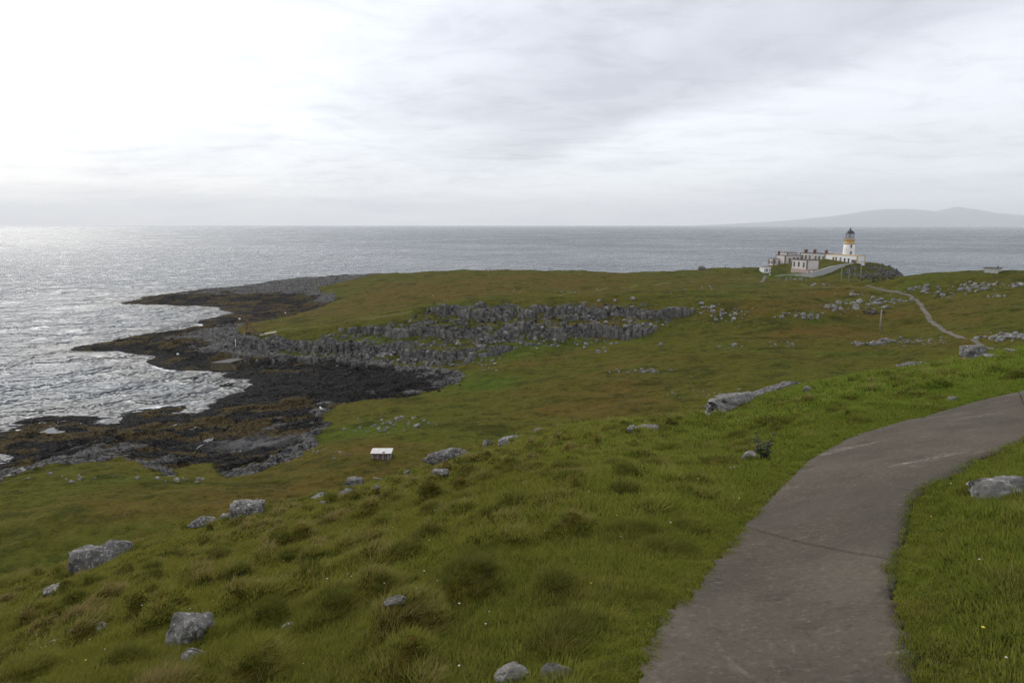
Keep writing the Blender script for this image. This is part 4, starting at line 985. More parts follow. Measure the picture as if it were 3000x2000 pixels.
for z in (39.5, 40.0):
    for k in range(28):
        a, b = k * 2 * math.pi / 28, (k + 1) * 2 * math.pi / 28; rail.tube((3.25 * math.cos(a), 3.25 * math.sin(a), tz(z)), (3.25 * math.cos(b), 3.25 * math.sin(b), tz(z)), .025, n=5)
rail.build('railing', M_iron, lh)
lan = MB().lathe([(2.3, tz(38.98)), (2.3, tz(39.7)), (2.38, tz(39.72)), (2.38, tz(39.8))], 32).build('lantern', M_white, lh, True)
bars = MB(); NB = 12; zs_ = [39.8, 40.7, 41.6, 42.5]
for k in range(NB):
    for lv in range(3):
        for sgn in (-1, 1):
            a = (k + (lv % 2) * .5) * 2 * math.pi / NB; b = a + sgn * math.pi / NB
            bars.tube((2.32 * math.cos(a), 2.32 * math.sin(a), tz(zs_[lv])), (2.32 * math.cos(b), 2.32 * math.sin(b), tz(zs_[lv + 1])), .055, n=5)
for z in zs_:
    for k in range(24):
        a, b = k * 2 * math.pi / 24, (k + 1) * 2 * math.pi / 24; bars.tube((2.32 * math.cos(a), 2.32 * math.sin(a), tz(z)), (2.32 * math.cos(b), 2.32 * math.sin(b), tz(z)), .045, n=5)
bars.build('glazing_bars', M_iron, lan)
MB().lathe([(.5, tz(39.7)), (.9, tz(40.2)), (1.0, tz(41.1)), (.9, tz(41.9)), (.4, tz(42.3))], 20).build('lens', M_lens, lan, True)
mg, ntg, bg_ = new_mat('lantern_glass'); tr = ntg.node('ShaderNodeBsdfTransparent'); gl = ntg.node('ShaderNodeBsdfGlossy', {'Roughness': .05}); mx_ = ntg.node('ShaderNodeMixShader', {0: .12, 1: tr.outputs[0], 2: gl.outputs[0]}); ntg.l.new(mx_.outputs[0], ntg.n['Material Output'].inputs[0])
gm = MB(); gm.lathe([(2.26, tz(39.8)), (2.26, tz(42.5))], 32); gm.f = gm.f[:-2]; gm.build('glass', mg, lan, True)
dome = MB().lathe([(2.5, tz(42.45)), (2.55, tz(42.6)), (2.4, tz(43.1)), (2.0, tz(43.75)), (1.4, tz(44.3)), (.8, tz(44.6)), (.45, tz(44.7))], 32).build('dome', M_black, lh, True)
MB().lathe([(.42, tz(44.65)), (.36, tz(44.95)), (.5, tz(45.15)), (.5, tz(45.45)), (.2, tz(45.75)), (.06, tz(45.9)), (.04, tz(46.6))], 14).build('ventilator', M_black, dome, True)
vn = MB().box(-.03, .03, -.55, .35, tz(46.25), tz(46.55)).build('weather_vane', M_black, dome)
for zc in (35.0, 31.0):
    a = math.radians(-95); rx_ = 3.17 if zc > 33 else 3.36
    w = MB().box(-.35, .35, -.12, .1, -.8, .8).build('window', M_pane, lh); w.location = (rx_ * math.cos(a), rx_ * math.sin(a), tz(zc)); w.rotation_euler = (0, 0, a + math.pi / 2)
    MB().box(-.6, -.35, -.16, .1, -1.0, 1.0).box(.35, .6, -.16, .1, -1.0, 1.0).box(-.6, .6, -.18, .1, .8, 1.15).box(-.7, .7, -.22, .1, -1.15, -.8).build('surround', M_greyrender, w)

# boundary wall: top and foot as measured, at its distance
WT = [(2248,811,409),(2264,807,406),(2350,800.5,390),(2382,797,384),(2435,780,391),(2478,773,399),(2512,768.6,407),(2539,767,415),(2552,768,424)]
wp = np.array([at_y(u, v, y) for u, v, y in WT]); wpd = np.r_[0, np.cumsum(np.linalg.norm(np.diff(wp[:, :2], axis=0), axis=1))]
tt = np.linspace(0, wpd[-1], 60); wp = np.stack([np.interp(tt, wpd, wp[:, k]) for k in range(3)], 1)
bw = thing('boundary_wall', 'long curving harled boundary wall around the lighthouse grounds', 'wall', tuple(wp[0]))
def wall_strip(P, th, dz0, dz1, name, mat, parent, org):
    t = np.gradient(P[:, :2], axis=0); t /= np.linalg.norm(t, axis=1)[:, None]; nn = np.stack([-t[:, 1], t[:, 0]], 1) * th / 2; mb = MB(); vs = []
    for p, n_ in zip(P, nn):
        b = np.array([p[0], p[1]])
        for sg, z in ((-1, p[2] + dz0), (1, p[2] + dz0), (1, p[2] + dz1), (-1, p[2] + dz1)): q_ = b + n_ * sg; vs.append((q_[0] - org[0], q_[1] - org[1], z - org[2]))
    n = len(P); fs = [(k * 4 + i, k * 4 + (i + 1) % 4, (k + 1) * 4 + (i + 1) % 4, (k + 1) * 4 + i) for k in range(n - 1) for i in range(4)] + [(0, 1, 2, 3), tuple((n - 1) * 4 + i for i in (3, 2, 1, 0))]
    mb.add(vs, fs); return mb.build(name, mat, parent)
wall_strip(wp, .6, -5.5, -.15, 'masonry', M_wallstone, bw, wp[0]); wall_strip(wp, .8, -.15, 0, 'coping', M_wallstone, bw, wp[0])
for (u, v, lab) in ((2255, 806, 'round white gate stone'),):
    x, y, z = at_y(u, v, 405); o = put('gate_ball', rock_mesh('gate_ball', 77, 3, 30, .03, M_whitething)); o.location = (x, y, gz(x, y) + .45); o.scale = (.55, .55, .6); tag(o, 'round white stone ball at the gap in boundary wall', 'stone')
# gate pillars in front of front house
for k, (u, v) in enumerate(((2361, 797), (2366, 797), (2378, 796))):
    x, y, z = at_y(u, v, 391); t = thing('gate_pillar', ('white' if k else 'red') + ' square gate pillar ' + ('next to the red pillar' if k == 1 else 'beside the grey gate' if k == 2 else 'at the corner of the front house'), 'pillar', (x, y, gz(x, y)))
    MB().box(-.4, .4, -.4, .4, -1.5, 1.7).build('shaft', M_white if k else M_plinth, t); MB().box(-.5, .5, -.5, .5, 1.7, 1.9).build('cap', M_white if k else M_plinth, t)

# ------------------------------------------------------------------ poles
def pole(u, vt, y, label, arms=0, r=.13, vb=None):
    x, y, zt = at_y(u, vt, y); zb = gz(x, y); t = thing('utility_pole', label, 'pole', (x, y, zb), 0, 'wooden utility poles')
    MB().tube((0, 0, -1), (0, 0, zt - zb), r * 1.2, r * .8, 9).build('shaft', M_pole, t, True)
    if arms:
        a = MB().box(-arms, arms, -.07, .07, zt - zb - .5, zt - zb - .34).build('crossarm', M_pole, t); 
        for k in (-.9, -.35, .35, .9): MB().lathe([(.06, zt - zb - .34), (.08, zt - zb - .2), (.05, zt - zb - .1)], 7, k * arms, 0).build('insulator', M_iron, a)
pole(2583, 907, 218, 'lone bare wooden pole standing in the meadow', r=.2)
pole(2467, 781, 335, 'wooden pole with short cross arm in front of the wall corner', .7, r=.16)
pole(2489, 789, 350, 'shorter bare wooden pole between two poles with arms', r=.14)
pole(2525, 765, 305, 'tall wooden pole with wide cross arm right of the others', 1.6, r=.16)

# ------------------------------------------------------------------ derrick crane, planks, white mast, pier
cx, cy, _ = at_y(724, 985, 249); cz = gz(cx, cy) + .1
cr_ = thing('derrick_crane', 'rusty red derrick crane with leaning stays on the cliff edge', 'crane', (cx, cy, cz))
MB().box(-.45, .5, -.45, .45, -1.6, .3).box(-1.5, 3.4, -.2, .0, .3, .42).build('base', M_rust, cr_)
MB().beam((0, 0, .3), (.15, 0, 4.7), .34, .34).beam((.9, .3, .3), (.2, 0, 4.4), .2, .2).beam((-.5, .3, .3), (.1, 0, 4.4), .2, .2).build('mast', M_rust, cr_)
MB().beam((.25, -.1, 4.6), (3.6, -.9, .0), .30, .30).beam((.25, .2, 4.6), (3.3, .8, .3), .26, .26).build('stay', M_rust, cr_)
jib = MB(); a0, a1 = Vector((1.0, .6, .5)), Vector((5.0, 2.2, 5.2))
for o_ in ((.25, 0, .2), (-.25, 0, -.2)): jib.beam(a0 + Vector(o_), a1 + Vector(o_) * .4, .16, .16)
for k in range(12):
    p = a0.lerp(a1, k / 12); q_ = a0.lerp(a1, (k + 1) / 12); s1, s2 = 1 - .6 * k / 12, 1 - .6 * (k + 1) / 12; jib.beam(p + Vector((.25, 0, .2)) * s1, q_ - Vector((.25, 0, .2)) * s2, .09, .09)
jib.build('jib', M_rust, cr_)
MB().lathe([(.7, .0), (.7, .9)], 14, .4, -.2).build('winch_drum', M_rust, cr_, True)
def lying(u0, v0, u1, v1, lab, w, h):
    a = cast([(u0, v0), (u1, v1)], gfun); t = MB(); A = Vector(a[0]); Bv = Vector(a[1]); A.z += h / 2 + .1; Bv.z += h / 2 + .1
    o = t.beam(Vector((0, 0, 0)), Bv - A, w, h).build('plank', M_cream, None); o.location = A; tag(o, lab, 'plank')
lying(775, 981, 810, 975, 'long cream coloured timber lying on turf behind the crane', .9, .5); lying(763, 983.5, 774, 981.5, 'short cream timber between the crane and the long timber', .6, .35)
x, y, z = at_y(691, 1030, 241); zb = gz(x, y); zt = H + ray(691, 993)[1] * y
t = thing('landing_mast', 'thin white mast standing against the cliff below crane', 'mast', (x, y, zb)); MB().tube((0, 0, -.5), (.15, 0, zt - zb), .1, .07, 8).build('shaft', M_whitething, t, True); MB().box(-.3, .3, -.3, .3, -.5, .25).build('foot', M_conc, t)
x0, y0 = at_z(616, 1085, 0.0); x1, y1 = at_z(694, 1085, 0.0)
pr_ = thing('pier', 'sloping concrete landing pier with weedy face in the cove', 'pier', (x0, y0, 0))
L_ = x1 - x0; pm = MB(); T_ = 2.4
pm.add([(0,0,-2),(L_,0,-2),(L_*.72,.3,T_),(.2,.2,T_),(0,9,-2),(L_,9,-2),(L_*.72,9,T_),(.2,9,T_)], [(0,1,2,3),(5,4,7,6),(4,0,3,7),(1,5,6,2),(4,5,1,0)]).build('face', M_pierface, pr_)
MB().add([(.1,.1,T_),(L_*.73,.2,T_),(L_*1.0,7,T_+.1),(L_*.45,7,T_+.1),(.1,.1,T_+.2),(L_*.73,.2,T_+.2),(L_*1.0,7,T_+.3),(L_*.45,7,T_+.3)], [(4,5,6,7),(0,1,5,4),(1,2,6,5),(3,0,4,7),(2,3,7,6)]).build('deck', M_conc, pr_)
MB().beam((L_ * .74, -.15, T_), (L_ * 1.02, -.35, -.4), .5, .5).build('buttress', M_pierface, pr_)

# ------------------------------------------------------------------ shed
xs0, ys0, zs0 = at_y(1087, 1324, 108); xs1, _, _ = at_y(1144, 1325, 108); SW = xs1 - xs0; zs0 -= .2; gzs = min(gz(xs0, ys0), gz(xs1, ys0)) - .3
sh = thing('shed', 'small shed with rusty white sheet roof and faded red boards', 'shed', (xs0, ys0, gzs)); hz = zs0 - gzs
MB().box(.1, SW - .1, .1, 1.9, -.6, hz - .12).build('wall', M_pane, sh)
nb = 14
for k in range(nb):
    w = (SW - .16) / nb; MB().box(.08 + k * w, .08 + (k + .93) * w, .04 + .015 * (k % 3), .1, -.6, hz - .1).build('board', M_shedwood if k % 4 else M_shedpale, sh)
for k in range(9):
    w = 1.8 / 9; MB().box(SW - .1, SW - .04 - .015 * (k % 2), .1 + k * w, .1 + (k + .92) * w, -.6, hz - .1 + .02 * k).build('board', M_shedpale, sh)
for k in range(3):
    w = (SW + .3) / 3; r_ = MB().add([(-.15 + k * w, -.15, hz - .06), (-.15 + (k + .975) * w, -.15, hz - .06), (-.15 + (k + .975) * w, 2.1, hz + .14), (-.15 + k * w, 2.1, hz + .14), (-.15 + k * w, -.15, hz), (-.15 + (k + .975) * w, -.15, hz), (-.15 + (k + .975) * w, 2.1, hz + .20), (-.15 + k * w, 2.1, hz + .20)], [(0,3,2,1),(4,5,6,7),(0,1,5,4),(1,2,6,5),(2,3,7,6),(3,0,4,7)]).build('roof_sheet', M_shedroof, sh)
    if k == 1: MB().lathe([(.26, hz + .03), (.26, hz + .09)], 12, SW * .62, .35).build('hole', M_black, r_)
MB().add([(-.15,-.2,hz-.1),(SW+.18,-.2,hz-.1),(SW+.18,-.16,hz+.02),(-.15,-.16,hz+.02)], [(0,1,2,3)]).build('fascia', M_black, sh)

# ------------------------------------------------------------------ bunker and fence on the knoll
bx_, by_, bz_ = at_y(2921, 803, 258); bz_ = gz(bx_, by_)
bk = thing('bunker', 'small whitewashed concrete bunker with flat dark roof on the knoll', 'bunker', (bx_, by_, bz_), R(38))
MB().box(0, 4.6, 0, 4.4, -1.5, 1.9).build('wall', plain('flaking_whitewash', (.55, .54, .50), .9, .2, 1.5, dirt=(.26, .24, .21)), bk); rf = MB().box(-.25, 4.85, -.25, 4.65, 1.9, 2.2).build('roof', plain('mossy_slab', (.10, .10, .085), .9, .3, 1.5), bk)
MB().lathe([(.25, 2.2), (.25, 2.6), (.3, 2.65)], 10, 3.6, 1.0).build('vent', M_black, rf); MB().box(1.2, 1.9, -.06, .05, .7, 1.2).build('slit', M_pane, bk)
for k, (u, vt, y, st, lab) in enumerate([(2844,792,262,1,'fence strainer post with prop left of the bunker'),(2876,793,260,0,'short thin fence post just left of the bunker'),(2884,794,260,0,'stub fence post touching the bunker side'),(2914,799,252,0,'dark post in front of the bunker wall'),(2964,791,258,0,'thin fence post right of the bunker'),(2975,792,257,0,'fence post of the braced end frame'),(2987,791,256,2,'fence strainer post with diagonal prop on the knoll crest')]):
    x, y, zt = at_y(u, vt, y); zb = gz(x, y); hh = max(.9, zt - zb); t = thing('fence_post', lab, 'post', (x, y, zb), 0, 'fence posts on the knoll'); MB().tube((0, 0, -.5), (0, 0, hh), .08, .07, 7).build('post', M_iron, t)
    if st: MB().tube((0, 0, hh * .85), (.75 if st == 1 else -.9, 0, .02), .06, .06, 6).build('prop', M_iron, t)

# ------------------------------------------------------------------ far island hills
def hills():
    y0 = 33000.0
    prof = [(2050,661),(2150,655),(2250,650),(2350,642),(2450,632),(2550,616),(2600,612),(2660,612),(2720,617),(2745,621),(2775,612),(2800,606),(2830,609),(2870,617),(2900,623),(2950,626),(3000,632),(3080,638),(3200,646),(3350,650),(3500,661)]
    us = np.arange(2050, 3500, 4.0); vs_ = np.interp(us, [p[0] for p in prof], [p[1] for p in prof])
    xs_ = np.array([at_y(u, v, y0)[0] for u, v in zip(us, vs_)]); zs = np.maximum(0, np.array([at_y(u, v, y0)[2] for u, v in zip(us, vs_)]))
    dep = np.linspace(-1, 1, 41); XX_, DD = np.meshgrid(xs_, dep); ZZ = np.meshgrid(zs, dep)[0]
    sh_ = (1 - np.abs(DD) ** 1.3); Yh = y0 + DD * 4200 
    Zh = ZZ * sh_ * (1 + .25 * np.abs(DD) * fbm(XX_ / 900, Yh / 900, 4, 5)) + (20 * fbm(XX_ / 300, Yh / 300, 4, 8)) * sh_ - 6
    id_ = np.arange(Zh.size).reshape(Zh.shape); q_ = np.stack([id_[:-1, :-1], id_[:-1, 1:], id_[1:, 1:], id_[1:, :-1]], -1).reshape(-1, 4)
    put('hills', mesh_np('hills', np.stack([XX_.ravel(), Yh.ravel(), Zh.ravel()], 1), q_), plain('distant_moor', (.09, .10, .075), .95, .4, .002), kind='structure')
hills()

# ------------------------------------------------------------------ people on the moor, tiny walkers
def person_mesh(name, coat, legs, stride=.12):
    me = bpy.data.meshes.new(name); V = [(0,0,.95),(0,0,1.15),(0,.01,1.38),(0,.01,1.52),(0,0,1.66),(.11,0,.90),(.13,stride,.50),(.13,stride*.6,.07),(.13,stride*.6-.14,.03),(-.11,0,.90),(-.13,-stride,.50),(-.13,-stride*1.6,.07),(-.13,-stride*1.6-.14,.03),
        (.20,0,1.40),(.27,-.03,1.12),(.26,-.14,.90),(-.20,0,1.40),(-.27,.02,1.12),(-.26,-.08,.88)]
    E_ = [(0,1),(1,2),(2,3),(3,4),(0,5),(5,6),(6,7),(7,8),(0,9),(9,10),(10,11),(11,12),(2,13),(13,14),(14,15),(2,16),(16,17),(17,18)]
    me.from_pydata(V, E_, []); o = bpy.data.objects.new('tmp', me); col.objects.link(o); md = o.modifiers.new('s', 'SKIN'); o.modifiers.new('d', 'SUBSURF').levels = 1
    rad = [.17,.16,.18,.07,.115,.11,.085,.055,.05,.11,.085,.055,.05,.085,.06,.045,.085,.06,.045]
    for i, r_ in enumerate(rad): me.skin_vertices[0].data[i].radius = (r_, r_ * (.8 if i in (0, 1, 2) else 1)); me.skin_vertices[0].data[i].use_root = (i == 0)
    dg = bpy.context.evaluated_depsgraph_get(); ev = bpy.data.meshes.new_from_object(o.evaluated_get(dg)); bpy.data.objects.remove(o)
    for m_ in (coat, legs, M_skin): ev.materials.append(m_)
    for p in ev.polygons: p.material_index = 1 if p.center.z < .93 and abs(p.center.x) < .24 else (2 if p.center.z > 1.5 or p.center.z < .93 else 0); p.use_smooth = True
    ev.name = name; return ev
M_skin = plain('skin', (.42, .26, .19), .6, .1, 5); M_coat_d = plain('dark_coat', (.02, .022, .03), .8, .2, 6); M_coat_r = plain('rust_coat', (.16, .05, .03), .8, .2, 6); M_coat_g = plain('grey_coat', (.16, .16, .15), .8, .2, 6); M_trs = plain('dark_trousers', (.018, .018, .024), .85, .2, 6)
PM = [person_mesh('person', M_coat_d, M_trs), person_mesh('person', M_coat_r, M_trs, .2), person_mesh('person', M_coat_g, M_trs, .05)]
def place_far(u, v, ylo, yhi):
    ys_ = np.arange(ylo, yhi, .5); a, s = ray(u, v); g_ = H + s * ys_ - ground(a * ys_, ys_); hit = np.nonzero(g_ < 0)[0]; k = hit[0] if len(hit) else int(np.argmin(g_)); return a * ys_[k], ys_[k]
for (u, v, k, lab) in [(1425.5,791,0,'dark-clad walker on the plateau skyline, shorter of a pair'),(1435,791,0,'dark-clad walker on the plateau skyline, taller of a pair'),(1610,794,0,'dark-clad walker on brown skyline a step below companion'),(1617.5,793,0,'dark-clad walker on brown skyline a step above companion'),
    (2124.5,784,0,'lone dark-clad walker on the skyline beside the tilted rock'),(2177,786,0,'dark-clad walker of the pair near the lighthouse hut'),(2181,786,2,'grey-coated walker of the pair near the lighthouse hut'),(2209,797,1,'walker in rust coloured coat on turf by the white hut'),(2222,814,0,'dark-clad visitor standing below the white gate hut'),(2230,813,2,'grey-coated visitor standing on the track below gate hut')]:
    x, y = place_far(u, v, 340, 540); o = put('person', PM[k]); o.location = (x, y, gz(x, y)); o.rotation_euler = (0, 0, random.uniform(0, 6.28)); tag(o, lab, 'person', 'walkers on the headland')

# ------------------------------------------------------------------ sailing yacht far out
x, y, z = at_y(1965, 681, 4300); yt = thing('sailing_yacht', 'white sailing yacht far out on the grey sea', 'yacht', (x, y, 0), R(20))
MB().add([(-7,0,1.6),(-5,1.7,1.4),(4,1.9,1.4),(6,1.2,1.4),(6,-1.2,1.4),(4,-1.9,1.4),(-5,-1.7,1.4),(-6.5,0,-.3),(-4,1.0,-.5),(4,1.2,-.5),(5.6,.8,-.3),(5.6,-.8,-.3),(4,-1.2,-.5),(-4,-1.0,-.5)], [(0,6,5,4,3,2,1),(0,1,8,7),(1,2,9,8),(2,3,10,9),(3,4,11,10),(4,5,12,11),(5,6,13,12),(6,0,7,13)]).build('hull', M_whitething, yt)
MB().tube((0,0,1.4),(0,0,19),.14,.09,8).build('mast', M_iron, yt)
def sail(name, pts_):
    mb = MB(); n = 8; vs = []; A, B_, C = [Vector(p) for p in pts_]
    for s_ in (0, .06):
        for i in range(n + 1):
            for j in range(n + 1):
                t_, w_ = i / n, j / n; p = A.lerp(B_, w_).lerp(C, t_); vs.append((p.x, p.y + 1.1 * math.sin(math.pi * w_) * (1 - t_) + s_, p.z))
    m_ = (n + 1) ** 2; fs = []
    for i in range(n):
        for j in range(n): a = i * (n + 1) + j; fs += [(a, a + 1, a + n + 2, a + n + 1), (m_ + a, m_ + a + n + 1, m_ + a + n + 2, m_ + a + 1)]
    mb.add(vs, fs).build(name, M_whitething, yt, True)
sail('mainsail', [(.3,0,2.4),(5.8,0,2.4),(.25,0,18.6)]); sail('headsail', [(-6.5,0,1.8),(-.4,0,2.2),(-.2,0,16.8)])

# ------------------------------------------------------------------ floats on the rocks, gull, tide pools, thistle
for (u, v, s_, lab) in [(521,1038,.55,'white fishing float stranded on brown weedy rocks of the middle point'),(836,918,.5,'round white float on black shingle of the far cove'),(702,936,.6,'white float on ochre rocks at the mouth of far cove')]:
    x, y, z = cast([(u, v)], gfun)[0]; t = thing('float', lab, 'float', (x, y, gz(x, y) + s_ * .5)); MB().lathe([(.05,-s_*.8),(s_*.6,-s_*.6),(s_*.9,0),(s_*.6,s_*.6),(.08,s_*.8)], 14).build('body', M_whitething, t, True); MB().lathe([(.12,s_*.78),(.12,s_*1.05)], 8).build('lug', M_iron, t)
x, y, z = cast([(941, 1204)], gfun)[0]; gl_ = thing('gull', 'white gull with raised wings over grey rocks of the near shore', 'bird', (x, y, gz(x, y) + .5), R(30))
gb = rock_mesh('body', 5, 3, 40, .02, M_whitething); o = put('body', gb, None, gl_); o.scale = (.42, .16, .15)
MB().add([(.1,.08,.05),(-.2,.08,.05),(-.25,.55,.45),(.08,.6,.5),(-.2,.95,.38),(.1,.08,.09),(-.2,.08,.08),(-.25,.55,.48),(.08,.6,.53),(-.2,.95,.40)],[(0,1,2,3),(3,2,4),(5,8,7,6),(8,9,7)]).build('wing', M_whitething, gl_); MB().add([(.1,-.08,.05),(-.2,-.08,.05),(-.25,-.55,.45),(.08,-.6,.5),(-.2,-.95,.38),(.1,-.08,.09),(-.2,-.08,.08),(-.25,-.55,.48),(.08,-.6,.53),(-.2,-.95,.40)],[(0,3,2,1),(3,4,2),(5,6,7,8),(8,7,9)]).build('wing', M_whitething, gl_)
MB().tube((.40,0,.03),(.56,0,.02),.035,.012,7).build('beak', M_cream, gl_)
mw, ntw, bw_ = new_mat('pool_water'); setin(ntw, bw_, color=(.015, .018, .018), rough=.06, ior=1.333, normal=ntw.bump(ntw.noise(ntw.node('ShaderNodeNewGeometry').outputs['Position'], 1.5, 3), .25, .1))
for (u, v, a, b_, lab) in [(140,1268,34,12,'tide pool between low black rocks of near shore'),(58,1376,20,8,'pool in grey rock by turf at the left shore'),(603,1294,9,14,'narrow bright pool in the dark gully rocks'),(568,1254,6,4,'small pool on ochre rock beside the gully'),(515,1244,8,3,'tiny pool on the ochre rock hump'),(695,1320,16,4,'pool at the foot of striped grey rocks'),(325,1236,14,14,'pool inside the notch of near shore')]:
    c = cast([(u, v)], gfun)[0]; rx_ = a * c[1] / 2000 ; ry_ = b_ * c[1] ** 2 / 2000 / (H - c[2]) ; n = 40
    rr_ = [1 + .35 * math.sin(3 * k * 6.283 / n + u) + .2 * math.sin(7 * k * 6.283 / n) for k in range(n)]
    vs = [(rx_ * r_ * math.cos(k * 6.283 / n), ry_ * r_ * math.sin(k * 6.283 / n), 0) for k, r_ in enumerate(rr_)]
    gsm = ground(c[0] + np.array([p[0] for p in vs]) * .6, c[1] + np.array([p[1] for p in vs]) * .6)
    o = MB().add(vs, [tuple(range(n))]).build('tide_pool', mw, None, kind='structure'); o.location = (c[0], c[1], max(.12, float(np.percentile(gsm, 62)) + .02))
# thistle by the path
tx_, ty_ = cast_near(2235, 1352); th = thing('thistle', 'dark spiky thistle clump growing beside the path edge', 'plant', (tx_, ty_, gz(tx_, ty_))); th.scale = (.6, .6, .6)
M_thistle = plain('thistle_leaf', (.045, .065, .028), .8, .3, 9); M_thead = plain('thistle_head', (.10, .075, .07), .9, .3, 12)
lf = MB()
for s_ in range(7):
    a = s_ * .9 + .3; ln = random.uniform(.32, .6); tip = Vector((math.cos(a) * ln * .4, math.sin(a) * ln * .4, ln)); MB().tube((0, 0, 0), tip, .012, .006, 6).build('stem', M_thistle, th)
    MB().lathe([(.008, 0), (.028, .015), (.03, .04), (.02, .055)], 8).build('flower_head', M_thead, th).location = tip
    for k in range(9):
        p = tip * (.12 + .09 * k); b_ = random.uniform(0, 6.28); l_ = random.uniform(.10, .2) * (1.2 - .08 * k); d_ = Vector((math.cos(b_), math.sin(b_), random.uniform(.1, .6))) * l_; sd_ = Vector((-math.sin(b_), math.cos(b_), 0)) * .02
        m_ = p + d_ * .5
        lf.add([p, m_ + sd_ * 1.2 + Vector((0, 0, .02)), p + d_, m_ - sd_ * 1.2 + Vector((0, 0, .02)), m_ + sd_ * 3 - d_ * .12, m_ - sd_ * 3 - d_ * .12], [(0, 1, 2, 3), (0, 4, 1), (0, 3, 5)])
lf.build('leaves', M_thistle, th, kind='stuff')

# ------------------------------------------------------------------ grass
def blade_material(name):
    m, nt, b = new_mat(name)
    tone = nt.node('ShaderNodeAttribute', attribute_name='tone', attribute_type='INSTANCER').outputs['Fac']; lus = nt.node('ShaderNodeAttribute', attribute_name='lush', attribute_type='INSTANCER').outputs['Fac']
    t = nt.node('ShaderNodeAttribute', attribute_name='t').outputs['Fac']; rn = nt.node('ShaderNodeAttribute', attribute_name='rn').outputs['Fac']; oi = nt.node('ShaderNodeObjectInfo').outputs['Random']
    g1 = nt.mix(lus, (.205, .198, .034), (.160, .225, .028))
    g1 = nt.mix(nt.math('MULTIPLY', nt.ss(oi, .3, 1.0), .6), g1, (.25, .225, .05))
    g1 = nt.mix(nt.math('MULTIPLY', nt.ss(rn, .35, .0), .55), g1, (.050, .070, .014))
    g1 = nt.mix(nt.math('MULTIPLY', nt.ss(lus, -.1, -1.0), .6), g1, (.060, .080, .016))
    dry = nt.mix(rn, (.19, .135, .045), (.30, .225, .10))
    f = nt.math('ADD', tone, nt.math('MULTIPLY', nt.math('SUBTRACT', rn, .5), .8))
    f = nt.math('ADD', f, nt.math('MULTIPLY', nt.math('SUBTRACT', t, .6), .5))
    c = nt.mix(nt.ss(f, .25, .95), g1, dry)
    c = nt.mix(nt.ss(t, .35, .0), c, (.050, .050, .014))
    d1 = nt.node('ShaderNodeBsdfDiffuse', {'Color': c}); d2 = nt.node('ShaderNodeBsdfTranslucent', {'Color': c}); mx = nt.node('ShaderNodeMixShader', {0: .28, 1: d1.outputs[0], 2: d2.outputs[0]})
    nt.l.new(mx.outputs[0], nt.n['Material Output'].inputs[0]); return m
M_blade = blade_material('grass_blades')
def clump(seed, n, rad, h0, h1, width, bend, wind, dry=0.0):
    r_ = np.random.default_rng(seed); V = []; F = []; T = []; RN = []
    for _ in range(n):
        a = r_.uniform(0, 6.28); rr_ = rad * math.sqrt(r_.uniform(0, 1)); bx, by = rr_ * math.cos(a), rr_ * math.sin(a); h = r_.uniform(h0, h1)
        lx = (bx / rad) * bend * .6 + wind * r_.uniform(.5, 1.3) + r_.normal(0, .18); ly = (by / rad) * bend * .6 + r_.normal(0, .22) + wind * .25
        wa = r_.uniform(0, 3.14); wx_, wy_ = math.cos(wa) * width, math.sin(wa) * width; o = len(V); rn = min(1, max(0, r_.uniform(0, 1) + dry)); segs = 4
        for k in range(segs + 1):
            t = k / segs; px = bx + lx * h * t ** 1.8; py = by + ly * h * t ** 1.8; pz = h * (t - .32 * min(1.2, math.hypot(lx, ly)) * t * t); w = (1 - t ** 1.5)
            if k < segs: V += [(px - wx_ * w, py - wy_ * w, pz), (px + wx_ * w, py + wy_ * w, pz)]; T += [t, t]; RN += [rn, rn]
            else: V.append((px, py, pz)); T.append(1); RN.append(rn)
        for k in range(segs - 1): F.append((o + 2 * k, o + 2 * k + 1, o + 2 * k + 3)); F.append((o + 2 * k, o + 2 * k + 3, o + 2 * k + 2))
        F.append((o + 2 * segs - 2, o + 2 * segs - 1, o + 2 * segs))
    me = mesh_np('grass_clump', np.array(V) - [0, 0, .015], np.array(F), {'t': np.array(T), 'rn': np.array(RN)}); me.materials.append(M_blade); return me
gcol = bpy.data.collections.new('grass_sources')
protos = []
def proto_set(wd, cnt, seed):
    for i in range(4): protos.append(clump(seed + i, int(70 * cnt), .13, .03, .07, .0026 * wd, .8, .30))             # short turf
    for i in range(4): protos.append(clump(seed + 20 + i, int(80 * cnt), .12, .06, .135, .0030 * wd, 1.1, .42))       # green tussock
    for i in range(3): protos.append(clump(seed + 40 + i, int(70 * cnt), .11, .07, .15, .0026 * wd, 1.1, .55, .3))  # blond tussock
proto_set(1.0, 1.0, 0); proto_set(1.8, .6, 100); proto_set(3.2, .34, 200)
for i, me in enumerate(protos):
    o = bpy.data.objects.new('grass_clump_%03d' % i, me); gcol.objects.link(o)
